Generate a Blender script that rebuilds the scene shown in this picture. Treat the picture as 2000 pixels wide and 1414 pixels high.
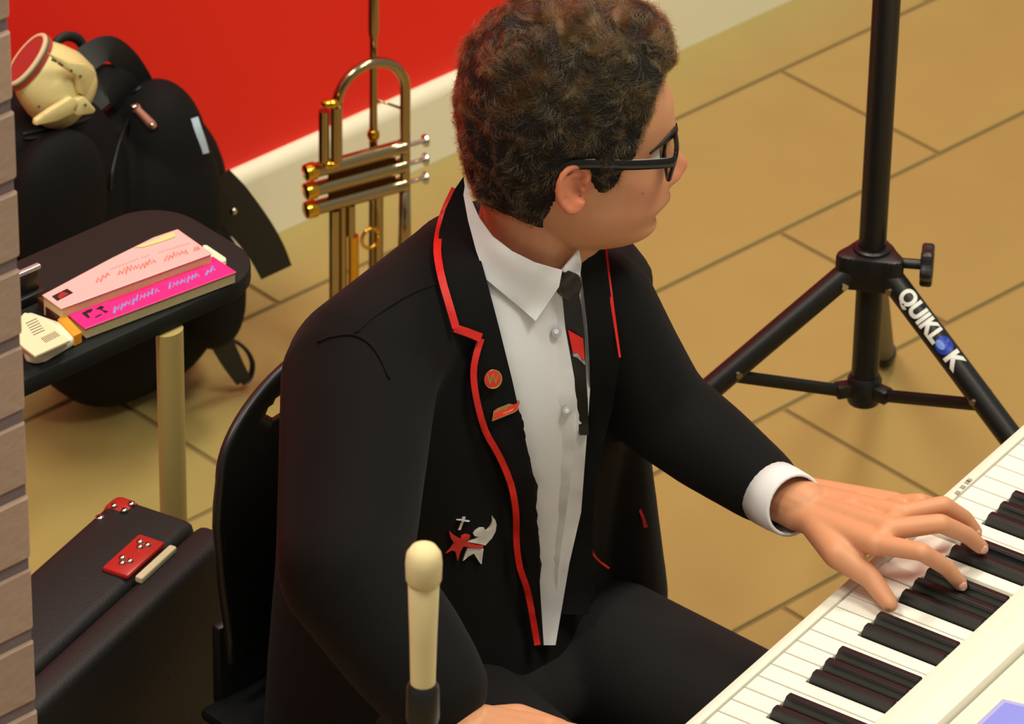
import bpy, bmesh, math, random
import numpy as np
from mathutils import Vector, Matrix
from mathutils.bvhtree import BVHTree
from mathutils.geometry import delaunay_2d_cdt
random.seed(7); rng = np.random.default_rng(7)
for o in list(bpy.data.objects): bpy.data.objects.remove(o)
scene = bpy.context.scene
COL = scene.collection
V = Vector
R = math.radians
# ------------------------------------------------------------------ camera
FPX, CAMH, PITCH, ROLL = 10800.0, 3.784, R(32.5), R(1.0)
_c, _s, _cr, _sr = math.cos(PITCH), math.sin(PITCH), math.cos(ROLL), math.sin(ROLL)
CAM = V((0, 0, CAMH))
fwd, up0, rt0 = V((0, _c, -_s)), V((0, _s, _c)), V((1, 0, 0))
rt = rt0 * _cr + up0 * _sr
up = up0 * _cr - rt0 * _sr
cd = bpy.data.cameras.new('camera'); cam = bpy.data.objects.new('camera', cd); COL.objects.link(cam)
cam.matrix_world = Matrix(((rt.x, up.x, -fwd.x, 0), (rt.y, up.y, -fwd.y, 0), (rt.z, up.z, -fwd.z, CAMH), (0, 0, 0, 1)))
cd.sensor_width = 36; cd.lens = FPX / 2000 * 36; cd.clip_end = 60
cd.dof.use_dof = True; cd.dof.focus_distance = 5.28; cd.dof.aperture_fstop = 16
scene.camera = cam
# ------------------------------------------------------------------ light
w = bpy.data.worlds.new('world'); scene.world = w; w.use_nodes = True
bg = w.node_tree.nodes['Background']; bg.inputs[0].default_value = (1.0, 0.95, 0.82, 1); bg.inputs[1].default_value = 0.34
def area(name, loc, aim, size, power, col=(1, .95, .79), sy=None):
    l = bpy.data.lights.new(name, 'AREA'); l.energy = power; l.color = col; l.size = size
    if sy: l.shape = 'RECTANGLE'; l.size_y = sy
    o = bpy.data.objects.new(name, l); COL.objects.link(o); o.location = loc
    o.rotation_euler = (V(aim) - V(loc)).to_track_quat('-Z', 'Y').to_euler()
    return o
area('ceiling_lamp_a', (-1.6, 3.0, 5.4), (0, 5.4, .4), 1.3, 190)
area('ceiling_lamp_b', (1.8, 3.4, 5.4), (.3, 5.2, .4), 1.2, 125)
area('ceiling_lamp_c', (0.9, 6.3, 5.0), (.3, 5.6, .2), 0.8, 85)
scene.view_settings.view_transform = 'Standard'; scene.view_settings.look = 'None'
scene.view_settings.gamma = 1; scene.view_settings.use_curve_mapping = False
scene.view_settings.exposure = -0.06
# ------------------------------------------------------------------ helpers
def ray(px, py):
    return fwd + rt * ((px - 1000) / FPX) + up * ((707 - py) / FPX)
def atz(px, py, z):
    r = ray(px, py); return CAM + r * ((z - CAMH) / r.z)
def atd(px, py, d): return CAM + ray(px, py) * d
def onp(px, py, p0, n):
    r = ray(px, py); return CAM + r * ((V(p0) - CAM).dot(n) / r.dot(n))
AZ = R(43.5)                                   # direction of wall, tiles, table
A = V((math.cos(AZ), math.sin(AZ), 0)); B = V((math.sin(AZ), -math.cos(AZ), 0)); Z = V((0, 0, 1))
def AB(a, b, z=0): return A * a + B * b + Z * z
def lin(c):
    if isinstance(c, str): c = tuple(int(c[i:i + 2], 16) / 255 for i in (0, 2, 4))
    return tuple(x / 12.92 if x <= .04045 else ((x + .055) / 1.055) ** 2.4 for x in c) + (1,)
MATS = {}
def mat(name, col, rough=.5, metal=0., spec=None, noise=None, bump=None, sheen=0., coat=0., trans=0., var=0., sss=0.):
    if name in MATS: return MATS[name]
    m = bpy.data.materials.new(name); m.use_nodes = True; nt = m.node_tree; b = nt.nodes['Principled BSDF']
    c = lin(col); b.inputs['Base Color'].default_value = c; b.inputs['Roughness'].default_value = rough; b.inputs['Metallic'].default_value = metal
    if spec is not None: b.inputs['Specular IOR Level'].default_value = spec
    if sheen: b.inputs['Sheen Weight'].default_value = sheen
    if coat: b.inputs['Coat Weight'].default_value = coat
    if trans: b.inputs['Transmission Weight'].default_value = trans
    if sss:
        b.inputs['Subsurface Weight'].default_value = sss; b.inputs['Subsurface Radius'].default_value = (.012, .004, .002); b.inputs['Subsurface Scale'].default_value = 1.0
    tc = nt.nodes.new('ShaderNodeTexCoord')
    if noise or var:
        n = nt.nodes.new('ShaderNodeTexNoise'); sc, amt = noise or (3, .0)
        n.inputs['Scale'].default_value = sc; n.inputs['Detail'].default_value = 6; nt.links.new(tc.outputs['Object'], n.inputs['Vector'])
        mx = nt.nodes.new('ShaderNodeMix'); mx.data_type = 'RGBA'
        mx.inputs[6].default_value = tuple(x * (1 - amt) for x in c[:3]) + (1,); mx.inputs[7].default_value = tuple(min(1, x * (1 + amt)) for x in c[:3]) + (1,)
        nt.links.new(n.outputs['Fac'], mx.inputs[0]); out = mx.outputs[2]
        if var:
            oi = nt.nodes.new('ShaderNodeObjectInfo'); hs = nt.nodes.new('ShaderNodeHueSaturation'); mr = nt.nodes.new('ShaderNodeMapRange')
            mr.inputs[3].default_value = 1 - var; mr.inputs[4].default_value = 1 + var
            nt.links.new(oi.outputs['Random'], mr.inputs[0]); nt.links.new(mr.outputs[0], hs.inputs['Value']); nt.links.new(out, hs.inputs['Color']); out = hs.outputs[0]
        nt.links.new(out, b.inputs['Base Color'])
    if bump:
        n2 = nt.nodes.new('ShaderNodeTexNoise'); n2.inputs['Scale'].default_value = bump[0]; n2.inputs['Detail'].default_value = 4
        nt.links.new(tc.outputs['Object'], n2.inputs['Vector']); bp = nt.nodes.new('ShaderNodeBump'); bp.inputs['Strength'].default_value = bump[1]
        bp.inputs['Distance'].default_value = bump[2] if len(bump) > 2 else .002
        nt.links.new(n2.outputs['Fac'], bp.inputs['Height']); nt.links.new(bp.outputs[0], b.inputs['Normal'])
    MATS[name] = m; return m
def link(name, me, m, parent=None, smooth=True, loc=None):
    if m is not None: me.materials.clear(); me.materials.append(m)
    if smooth: me.polygons.foreach_set('use_smooth', [True] * len(me.polygons))
    o = bpy.data.objects.new(name, me); COL.objects.link(o)
    if parent is not None:
        o.parent = parent; o.matrix_parent_inverse = parent.matrix_world.inverted() if parent.type != 'EMPTY' else Matrix.Translation(-parent.location)
    return o
def obj(name, bm, m, parent=None, smooth=False, auto=None):
    me = bpy.data.meshes.new(name); bmesh.ops.recalc_face_normals(bm, faces=bm.faces); bm.to_mesh(me); bm.free()
    o = link(name, me, m, parent, smooth or auto is not None)
    if auto is not None: me.set_sharp_from_angle(angle=R(auto))
    return o
def thing(name, label, cat, loc=(0, 0, 0), group=None):
    o = bpy.data.objects.new(name, None); o.empty_display_size = .05; COL.objects.link(o); o.location = loc; return tag(o, label, cat, group)
def tag(o, label, cat, group=None):
    o['label'] = label; o['category'] = cat
    if group: o['group'] = group
    return o
def struct(o): o['kind'] = 'structure'; return o
def perp(d):
    d = V(d).normalized(); a = V((0, 0, 1)) if abs(d.z) < .9 else V((1, 0, 0))
    x = d.cross(a).normalized(); return x, d.cross(x).normalized()
def tube(bm, pts, r, n=10, cap=True, flat=1.0, nrm=None):
    """sweep a circle (flattened by `flat` along nrm) along pts; r a number or list"""
    pts = [V(p) for p in pts]; rs = r if isinstance(r, (list, tuple)) else [r] * len(pts); rings = []; x = None
    for i, p in enumerate(pts):
        d = (pts[min(i + 1, len(pts) - 1)] - pts[max(i - 1, 0)]).normalized()
        if nrm is not None:
            y = V(nrm); y = (y - d * y.dot(d)).normalized(); x = d.cross(y).normalized()
        elif x is None: x, y = perp(d)
        else: x = (x - d * x.dot(d)).normalized(); y = d.cross(x).normalized()
        rings.append([bm.verts.new(p + x * math.cos(2 * math.pi * k / n) * rs[i] + y * math.sin(2 * math.pi * k / n) * rs[i] * flat) for k in range(n)])
    for a, b in zip(rings, rings[1:]):
        for k in range(n): bm.faces.new((a[k], a[(k + 1) % n], b[(k + 1) % n], b[k]))
    if cap: bm.faces.new(rings[0][::-1]); bm.faces.new(rings[-1])
    return rings
def capsule(bm, a, b, ra, rb, n=16):
    a, b = V(a), V(b); d = (b - a).normalized(); pts, rs = [], []
    for t in (-1, -.95, -.8, -.5): pts.append(a + d * t * ra); rs.append(max(1e-4, ra * math.sqrt(max(0, 1 - t * t))))
    pts.append(a); rs.append(ra); pts.append(b); rs.append(rb)
    for t in (.5, .8, .95, 1): pts.append(b + d * t * rb); rs.append(max(1e-4, rb * math.sqrt(max(0, 1 - t * t))))
    tube(bm, pts, rs, n)
def chain(bm, pts, rs, n=16):
    for i in range(len(pts) - 1): capsule(bm, pts[i], pts[i + 1], rs[i], rs[i + 1], n)
def ell(bm, c, rad, rot=None, n=16, pw=1.0):
    m = Matrix.Translation(V(c)) @ ((rot.to_4x4()) if rot else Matrix()) 
    res = bmesh.ops.create_uvsphere(bm, u_segments=n * 2, v_segments=n, radius=1)
    for v in res['verts']:
        p = v.co
        if pw != 1: p = V([math.copysign(abs(q) ** pw, q) for q in p])
        v.co = m @ V((p.x * rad[0], p.y * rad[1], p.z * rad[2]))
def frame(x, y): 
    x = V(x).normalized(); z = x.cross(V(y)).normalized(); y = z.cross(x); return Matrix((x, y, z)).transposed()
def obox(bm, o, ex, ey, ez, x, y, z, bev=0, seg=2):
    o, ex, ey, ez = V(o), V(ex), V(ey), V(ez); b2 = bmesh.new(); vs = {}
    for i in (0, 1):
        for j in (0, 1):
            for k in (0, 1): vs[i, j, k] = b2.verts.new(o + ex * x[i] + ey * y[j] + ez * z[k])
    for f in (((0,0,0),(0,1,0),(1,1,0),(1,0,0)), ((0,0,1),(1,0,1),(1,1,1),(0,1,1)), ((0,0,0),(1,0,0),(1,0,1),(0,0,1)), ((0,1,0),(0,1,1),(1,1,1),(1,1,0)), ((0,0,0),(0,0,1),(0,1,1),(0,1,0)), ((1,0,0),(1,1,0),(1,1,1),(1,0,1))): b2.faces.new([vs[q] for q in f])
    bmesh.ops.recalc_face_normals(b2, faces=b2.faces)
    if bev: bmesh.ops.bevel(b2, geom=b2.edges[:], offset=bev, segments=seg, affect='EDGES', profile=.5)
    merge(bm, b2)
def merge(bm, b2):
    me = bpy.data.meshes.new('t'); b2.to_mesh(me); b2.free(); bm.from_mesh(me); bpy.data.meshes.remove(me)
def prism(bm, pts, vec, bev=0):
    b2 = bmesh.new(); vs = [b2.verts.new(V(p)) for p in pts]; f = b2.faces.new(vs); ws = [b2.verts.new(V(p) + V(vec)) for p in pts]
    b2.faces.new(ws[::-1]); n = len(vs)
    for i in range(n): b2.faces.new((vs[i], ws[i], ws[(i + 1) % n], vs[(i + 1) % n]))
    bmesh.ops.recalc_face_normals(b2, faces=b2.faces)
    if bev: bmesh.ops.bevel(b2, geom=b2.edges[:], offset=bev, segments=2, affect='EDGES', profile=.5)
    merge(bm, b2)
def lathe(bm, o, ax, prof, n=20):
    """prof: list of (distance along ax, radius)"""
    tube(bm, [V(o) + V(ax).normalized() * d for d, r in prof], [max(r, 1e-4) for d, r in prof], n)
def remesh(bm, vox, it=4, fac=.5):
    me = bpy.data.meshes.new('t'); bmesh.ops.recalc_face_normals(bm, faces=bm.faces); bm.to_mesh(me); bm.free(); o = bpy.data.objects.new('t', me); COL.objects.link(o)
    r = o.modifiers.new('r', 'REMESH'); r.mode = 'VOXEL'; r.voxel_size = vox; r.use_smooth_shade = True
    if it: s = o.modifiers.new('s', 'SMOOTH'); s.factor = fac; s.iterations = it
    dg = bpy.context.evaluated_depsgraph_get(); out = bpy.data.meshes.new_from_object(o.evaluated_get(dg))
    bpy.data.objects.remove(o); bpy.data.meshes.remove(me); return out
def bvh_of(*meshes):
    vs, fs = [], []
    for me in meshes:
        n = len(vs); vs += [v.co.copy() for v in me.vertices]; fs += [tuple(i + n for i in p.vertices) for p in me.polygons]
    return BVHTree.FromPolygons(vs, fs)
def spline(pts, n):
    """Catmull-Rom through pts (any dim), n samples per span"""
    P = [np.array(p, float) for p in pts]; P = [2 * P[0] - P[1]] + P + [2 * P[-1] - P[-2]]; out = []
    for i in range(1, len(P) - 2):
        for k in range(n):
            t = k / n; a, b, c, d = P[i - 1:i + 3]
            out.append(.5 * (2 * b + (c - a) * t + (2 * a - 5 * b + 4 * c - d) * t * t + (3 * b - a - 3 * c + d) * t ** 3))
    out.append(P[-2]); return out
def inside(p, poly):
    x, y = p; r = False; j = len(poly) - 1
    for i in range(len(poly)):
        xi, yi = poly[i]; xj, yj = poly[j]
        if (yi > y) != (yj > y) and x < (xj - xi) * (y - yi) / (yj - yi) + xi: r = not r
        j = i
    return r
def drape(name, poly, bvh, off, thick, m, parent, step=14, smooth_it=6, edge=None, label=None):
    """cloth piece cut to an outline and laid on the body surface with its own thickness"""
    dense = []
    for i in range(len(poly)):
        a, b = np.array(poly[i], float), np.array(poly[(i + 1) % len(poly)], float); k = max(1, int(np.linalg.norm(b - a) / (edge or step)))
        dense += [tuple(a + (b - a) * t / k) for t in range(k)]
    nb = len(dense); xs = [p[0] for p in dense]; ys = [p[1] for p in dense]; pts = list(dense)
    y = min(ys) + step * .5; row = 0
    while y < max(ys):
        x = min(xs) + (step * .5 if row % 2 else step)
        while x < max(xs):
            if inside((x, y), dense) and min((x - q[0]) ** 2 + (y - q[1]) ** 2 for q in dense) > (step * .45) ** 2: pts.append((x, y))
            x += step
        y += step * .87; row += 1
    vs, _, fs, *_ = delaunay_2d_cdt([V(p) for p in pts], [(i, (i + 1) % nb) for i in range(nb)], [list(range(nb))], 1, 1e-4)
    co, nr = [], []
    for v in vs:
        r = ray(v[0], v[1]); h, n, i, d = bvh.ray_cast(CAM, r)
        co.append(d if h is not None else None); nr.append(r)
    val = [d for d in co if d is not None] or [(bvh.find_nearest(CAM + nr[0] * 5.3)[0] - CAM).length]; med = sorted(val)[len(val) // 2]
    D = np.array([d if d is not None else np.nan for d in co]); adj = [set() for _ in vs]
    for f in fs:
        for k in range(len(f)): adj[f[k]].add(f[(k + 1) % len(f)]); adj[f[(k + 1) % len(f)]].add(f[k])
    for _ in range(200):
        bad = np.isnan(D)
        if not bad.any(): break
        for i in np.where(bad)[0]:
            q = [D[j] for j in adj[i] if not np.isnan(D[j])]
            if q: D[i] = sum(q) / len(q)
    D[np.isnan(D)] = med
    N = [None] * len(vs)
    for _ in range(smooth_it):
        D = np.array([(D[i] + sum(D[j] for j in adj[i])) / (1 + len(adj[i])) if adj[i] else D[i] for i in range(len(D))])
    top = [CAM + nr[i].normalized() * (D[i] - off) for i in range(len(vs))]
    nv = [V((0, 0, 0)) for _ in vs]
    for f in fs:
        n_ = (top[f[1]] - top[f[0]]).cross(top[f[2]] - top[f[0]])
        if n_.dot(fwd) > 0: n_ = -n_
        for i in f: nv[i] += n_
    nv = [n_.normalized() - fwd * .35 for n_ in nv]
    for _ in range(12):
        nv = [nv[i] + sum((nv[j] for j in adj[i]), V((0, 0, 0))) for i in range(len(nv))]; nv = [n_.normalized() for n_ in nv]
    bot = [p - n_ * thick for p, n_ in zip(top, nv)]; nt_ = len(top); faces = []; ec = {}
    for f in fs:
        n_ = (top[f[1]] - top[f[0]]).cross(top[f[2]] - top[f[0]]); f = tuple(f) if n_.dot(fwd) < 0 else tuple(f)[::-1]
        faces.append(f); faces.append(tuple(i + nt_ for i in f[::-1]))
        for k in range(len(f)): ec[(f[k], f[(k + 1) % len(f)])] = 1
    for (a, b) in ec:
        if (b, a) not in ec: faces.append((b, a, a + nt_, b + nt_))
    me = bpy.data.meshes.new(name); me.from_pydata(top + bot, [], faces); me.update()
    o = link(name, me, m, parent); me.set_sharp_from_angle(angle=R(50))
    if label: o['label'] = label
    return o
def band(line, w0, w1=None):
    """pixel polyline -> closed strip outline"""
    P = [np.array(p, float) for p in line]; n = len(P); w1 = w0 if w1 is None else w1; l, r = [], []
    for i in range(n):
        d = P[min(i + 1, n - 1)] - P[max(i - 1, 0)]; d /= np.linalg.norm(d); q = np.array((-d[1], d[0])); ww = (w0 + (w1 - w0) * i / (n - 1)) / 2
        l.append(tuple(P[i] + q * ww)); r.append(tuple(P[i] - q * ww))
    return l + r[::-1]
# ------------------------------------------------------------------ materials
M_tile = mat('tan_tile', (.63, .555, .325), .45, noise=(9, .07), var=.03, bump=(40, .05))
M_grout = mat('grout', (.50, .415, .25), .9, noise=(60, .1))
M_red = mat('red_paint', (.95, .105, .045), .55, noise=(2, .03), bump=(120, .05))
M_white = mat('white_gloss_paint', (.93, .91, .80), .3)
M_brick = mat('mauve_brick', (.68, .57, .50), .85, noise=(25, .12), var=.10, bump=(90, .5))
M_mortar = mat('grey_mortar', (.47, .40, .41), .95, noise=(60, .1), bump=(150, .4))
M_cloth = mat('black_wool', (.07, .07, .07), .85, spec=.15, sheen=.03, bump=(700, .25, .001))
M_redtrim = mat('red_satin_trim', (.90, .13, .10), .5, bump=(500, .3, .001))
M_shirt = mat('white_cotton', (.90, .90, .91), .75, bump=(900, .15, .0006))
M_tie = mat('black_silk', (.05, .05, .055), .45)
M_grey = mat('tie_grey', (.62, .62, .62), .5)
M_plastic = mat('black_plastic', (.10, .105, .11), .38, bump=(400, .05))
M_blackmetal = mat('black_powder_coat', (.065, .067, .07), .42, bump=(600, .08))
M_chrome = mat('silver', (.78, .76, .72), .18, 1.0)
M_brass = mat('lacquered_brass', (.66, .59, .46), .16, 1.0)
M_gold = mat('gold_brass', (.86, .66, .22), .2, 1.0)
M_nylon = mat('black_nylon', (.07, .07, .07), .8, spec=.15, bump=(500, .5, .001), noise=(8, .15))
M_strap = mat('black_webbing', (.09, .092, .095), .6, bump=(900, .5, .001))
M_cream = mat('cream_leather', (.86, .80, .56), .42, noise=(18, .16), bump=(40, .4))
M_dark = mat('dark_hole', (.03, .03, .03), .9)
M_ivory = mat('white_key_plastic', (.95, .945, .90), .16)
M_ebony = mat('black_key_plastic', (.05, .052, .057), .3)
M_body = mat('cream_keyboard_plastic', (.90, .885, .82), .4)
# ------------------------------------------------------------------ setting
bm = bmesh.new(); obox(bm, AB(0, 0, 0), A, B, Z, (-2, 8), (-5.1, 1.2), (-.03, -.004))
floor = struct(obj('floor', bm, M_grout))
TW, TL = .3045, .612
def tile_mesh(l, wd):
    bm = bmesh.new(); obox(bm, (0, 0, 0), A, B, Z, (0, l), (0, wd), (-.012, 0), 0)
    es = [e for e in bm.edges if all(v.co.z > -.001 for v in e.verts)]
    bmesh.ops.bevel(bm, geom=es, offset=.0012, segments=1, affect='EDGES')
    me = bpy.data.meshes.new('floor_tile'); bm.to_mesh(me); bm.free(); me.materials.append(M_tile); return me
g = .0078
full = tile_mesh(TL - g, TW - g); edge_t = tile_mesh(TL - g, .150 - g)
row = 0; b0 = -4.763
while b0 < 0.2:
    wd = .150 if row == 0 else TW
    off = 3.960 if row % 2 == 0 else 4.270
    k0 = -7
    for k in range(k0, 6):
        a = off + k * TL
        if not (.2 < a < 6.4): continue
        o = bpy.data.objects.new('floor_tile', edge_t if row == 0 else full); COL.objects.link(o); o.parent = floor
        o.location = AB(a + g / 2, b0 + g / 2, random.uniform(-.0004, .0004))
    b0 += wd; row += 1
bm = bmesh.new(); obox(bm, AB(0, -4.763, 0), A, -B, Z, (-1, 8), (0, .15), (-.03, 3.2)); struct(obj('wall_back', bm, M_red))
bm = bmesh.new()                                    # skirting with rounded top edge
prof = [(0, 0), (.018, 0), (.018, .095)] + [(.018 * math.cos(t) ** .8 if t < 1.56 else 0, .095 + .02 * math.sin(t)) for t in np.linspace(.15, math.pi / 2, 7)]
prism(bm, [AB(-1, -4.763, 0) + B * x + Z * z for x, z in prof], A * 9); struct(obj('baseboard_back', bm, M_white, auto=35))
# brick pillar at the left
C0 = V((-.4035, 3.8605, 0)); PH = 2.7
bm = bmesh.new(); obox(bm, C0, -A, -B, Z, (.0025, .36), (.0025, .36), (0, PH)); pil = struct(obj('wall_left', bm, M_mortar))
BH, BL, J = .0745, .226, .010
def brick_mesh(l, wd):
    bm = bmesh.new(); obox(bm, (0, 0, 0), -A, -B, Z, (0, l), (0, wd), (0, BH - J), .003, 1)
    me = bpy.data.meshes.new('brick'); bm.to_mesh(me); bm.free(); me.materials.append(M_brick); return me
bm1 = brick_mesh(.236 - J, .113); bm2 = brick_mesh(.113, .236 - J)
for k in range(int(PH / BH)):
    z = k * BH + .002
    for (me, da, db) in (((bm1, 0, 0), (bm2, .236, 0), (bm1, .113 + J, .236), (bm2, 0, .113 + J)) if k % 2 == 0 else ((bm2, 0, 0), (bm1, .113 + J, 0), (bm2, .236, .113 + J), (bm1, 0, .236))):
        o = bpy.data.objects.new('brick', me); COL.objects.link(o); o.parent = pil
        o.location = C0 - A * (da + random.uniform(-.0008, .0005)) - B * (db + random.uniform(-.0006, .0006)) + Z * z
# ------------------------------------------------------------------ tripod stand (right)
hub = atz(1702, 512, .62); fx = V((hub.x, hub.y, 0))
st = thing('tripod_stand', 'black tripod speaker stand with white and blue lettering on its right leg', 'stand', fx)
def up_(h): return fx + Z * h
bm = bmesh.new(); tube(bm, [up_(.60), up_(1.75)], .0152, 20); obj('pole', bm, M_blackmetal, st, auto=40)
bm = bmesh.new(); tube(bm, [up_(.445), up_(.60)], .0152, 20); obj('lower_pole', bm, M_blackmetal, st, auto=40)
azs = [R(198), R(321), R(84)]; KK = .80
rad = [V((math.cos(a), math.sin(a), 0)) for a in azs]
bm = bmesh.new()                                   # collar: three-lobed casting
n = 48; prof = []
for k in range(n):
    a = 2 * math.pi * k / n; r = .026
    for z_ in azs:
        dlt = (a - z_ + math.pi) % (2 * math.pi) - math.pi
        r += .016 * math.exp(-(dlt / .42) ** 2)
    prof.append((math.cos(a) * r, math.sin(a) * r))
prism(bm, [up_(.595) + V((x, y, 0)) for x, y in prof], Z * .042, .004); lathe(bm, up_(.632), Z, [(0, .021), (.008, .021), (.010, .019)], 24)
obj('collar', bm, M_blackmetal, st, auto=40)
kd = V((1, -.12, 0)).normalized()
bm = bmesh.new(); tube(bm, [up_(.622) + kd * .028, up_(.622) + kd * .058], .006, 10)
n = 30; kx, ky = perp(kd); pr = []
for k in range(n):
    a = 2 * math.pi * k / n; rr = .0225 + .0022 * math.cos(6 * a); pr.append(up_(.622) + kd * .054 + kx * rr * math.cos(a) + ky * rr * math.sin(a))
prism(bm, pr, kd * .014, .003); obj('clamp_knob', bm, M_plastic, st, auto=40)
bm = bmesh.new(); lathe(bm, up_(.438), Z, [(0, .012), (.001, .018), (.006, .0195), (.03, .0195), (.036, .016)], 20)
for d in rad: obox(bm, up_(.458), d, Z.cross(d), Z, (.01, .034), (-.008, .008), (-.008, .008), .002)
obj('lower_hub', bm, M_blackmetal, st, auto=40)
for i, d in enumerate(rad):
    dd = (d - Z * KK).normalized(); a = up_(.606) + d * .034; ln = (.606 - .012) / -dd.z; e = a + dd * ln
    bm = bmesh.new(); tube(bm, [a - dd * .012, e], .0138, 16); lg = obj('leg', bm, M_blackmetal, st, auto=40)
    bm = bmesh.new(); tube(bm, [e - dd * .03, e + dd * .004], .0162, 14); obj('rubber_foot', bm, M_plastic, lg, auto=40)
    pa = a + dd * .155
    bm = bmesh.new(); tube(bm, [up_(.458) + d * .03, pa - Z * .010], .0062, 8, nrm=Z, flat=1.3); obj('brace', bm, M_blackmetal, st, auto=40)
    bm = bmesh.new(); s2 = Z.cross(d)
    tube(bm, [pa - s2 * .0165, pa + s2 * .0165], .004, 8); obj('leg_bolt', bm, M_chrome, st, auto=40)
    bm = bmesh.new(); q = up_(.603) + d * .036; tube(bm, [q - s2 * .017, q + s2 * .017], .004, 8); obj('collar_bolt', bm, M_chrome, st, auto=40)
    if i == 1: LEGA, LEGD = a, dd
# lettering wrapped on the right leg
def letter_mesh(txt, size, bold=.004):
    cu = bpy.data.curves.new('t', 'FONT'); cu.body = txt; cu.size = size; cu.offset = size * bold * 10; cu.resolution_u = 4
    o = bpy.data.objects.new('t', cu); COL.objects.link(o); dg = bpy.context.evaluated_depsgraph_get()
    me = bpy.data.meshes.new_from_object(o.evaluated_get(dg)); bpy.data.objects.remove(o)
    b2 = bmesh.new(); b2.from_mesh(me); bmesh.ops.subdivide_edges(b2, edges=[e for e in b2.edges if e.calc_length() > size * .12], cuts=2); bmesh.ops.triangulate(b2, faces=b2.faces); b2.to_mesh(me); b2.free(); return me
view = (CAM - (LEGA + LEGD * .2)).normalized(); ln_ = (view - LEGD * view.dot(LEGD)).normalized(); lu = ln_.cross(LEGD).normalized()
def on_leg(me, s0, u0):
    for v in me.vertices:
        s, u = v.co.x + s0, (v.co.y + u0); th = u / .0142
        v.co = LEGA + LEGD * s + (ln_ * math.cos(th) + lu * math.sin(th)) * .01425
    return me
M_letter = mat('white_print', (.86, .87, .84), .5); M_blue = mat('blue_print', (.12, .24, .66), .4)
for txt, s0 in (('QUIKL', .012), ('K', .0965)):
    me = letter_mesh(txt, .028, .0045)
    for v in me.vertices: v.co.x *= .80 if len(txt) > 1 else .95
    on_leg(me, s0, -.0075); link('lettering', me, M_letter, st, False)['label'] = 'white capital letters printed down the leg'
bm = bmesh.new(); bmesh.ops.create_circle(bm, cap_ends=True, cap_tris=True, segments=24, radius=.0105); bmesh.ops.subdivide_edges(bm, edges=bm.edges[:], cuts=2)
me = bpy.data.meshes.new('t'); bm.to_mesh(me); bm.free(); on_leg(me, .0862, .002); link('globe_emblem', me, M_blue, st, False)['label'] = 'round blue globe standing for the letter O'
bm = bmesh.new(); bmesh.ops.create_circle(bm, cap_ends=True, cap_tris=True, segments=16, radius=.004); me = bpy.data.meshes.new('t')
for v in bm.verts: v.co.x *= 1.6
bm.to_mesh(me); bm.free(); on_leg(me, .0835, -.001); 
for v in me.vertices: v.co += ln_ * .0004
link('globe_glint', me, mat('pale_blue_print', (.45, .58, .88), .4), st, False)  # glint drawn on the emblem as a pale printed patch
# ------------------------------------------------------------------ black table (left)
TZ = .72
tb = thing('side_table', 'narrow black table with rounded end and cream metal leg behind brick pillar', 'table', AB(2.8, -3.89, 0))
a0, a1, bf, bk = 2.25, 3.252, -3.795, -3.985; rr = .06
ol = [(a0, bf), (a1 - rr, bf)] + [(a1 - rr + rr * math.sin(t), bf - rr + rr * math.cos(t)) for t in np.linspace(.2, math.pi / 2, 7)] + [(a1 - rr + rr * math.cos(t), bk + rr - rr * math.sin(t)) for t in np.linspace(0, math.pi / 2, 8)] + [(a0, bk)]
bm = bmesh.new(); prism(bm, [AB(a, b, TZ - .022) for a, b in ol], Z * .022, .004)
obj('tabletop', bm, mat('black_laminate', (.135, .14, .135), .6, spec=.12), tb, auto=35)
M_leg = mat('cream_metal', (.70, .62, .38), .4, noise=(6, .06))
for px, al in ((331, None), (None, 1.85)):
    p = atz(331, 640, TZ - .02) if px else AB(2.35, -3.85, 0); p = V((p.x, p.y, 0))
    bm = bmesh.new(); tube(bm, [p + Z * .02, p + Z * .697], .0165, 18, nrm=B, flat=.7)
    lg = obj('leg', bm, M_leg, tb, auto=40)
    bm = bmesh.new(); obox(bm, p, A, B, Z, (-.025, .025), (-.15, .02), (0, .022), .006); obj('foot_bar', bm, M_leg, lg, auto=40)
# things lying on the table
def quad_slab(bm, quad, z0, z1, bev=.0008):
    prism(bm, [atz(x, y, z1) - Z * (z1 - z0) for x, y in quad], Z * (z1 - z0), bev)
M_pages = mat('page_edges', (.80, .74, .56), .8, noise=(200, .12))
M_pink = mat('hot_pink_card', (.98, .16, .52), .4); M_pale = mat('pale_pink_card', (.90, .70, .70), .35)
zp = TZ + .016
bk1 = thing('hot_pink_book', 'hot pink covered book with blue script lettering on table edge', 'book', atz(290, 570, TZ))
Q1 = [(124, 607), (166, 642), (462, 531), (416, 500)]
def inset(q, f):
    c = np.mean(q, 0); return [tuple(c + (np.array(p) - c) * f) for p in q]
bm = bmesh.new(); quad_slab(bm, Q1, zp - .0012, zp); obj('front_cover', bm, M_pink, bk1)
bm = bmesh.new(); quad_slab(bm, inset(Q1, .985), TZ + .0016, zp - .0012); obj('pages', bm, M_pages, bk1)
bm = bmesh.new(); quad_slab(bm, Q1, TZ + .0004, TZ + .0016); obj('back_cover', bm, M_pages, bk1)
zq = TZ + .028
bk2 = thing('pale_pink_book', 'pale pink covered book with red script lettering beside the hot pink book', 'book', atz(240, 530, TZ))
Q2 = [(82, 576), (119, 603), (415, 495), (347, 447), (300, 463), (215, 505)]
bm = bmesh.new(); quad_slab(bm, Q2, zq - .0012, zq); obj('front_cover', bm, M_pale, bk2)
bm = bmesh.new(); quad_slab(bm, inset(Q2, .985), TZ + .0016, zq - .0012); obj('pages', bm, M_pages, bk2)
bm = bmesh.new(); quad_slab(bm, Q2, TZ + .0004, TZ + .0016); obj('back_cover', bm, M_pages, bk2)
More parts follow.
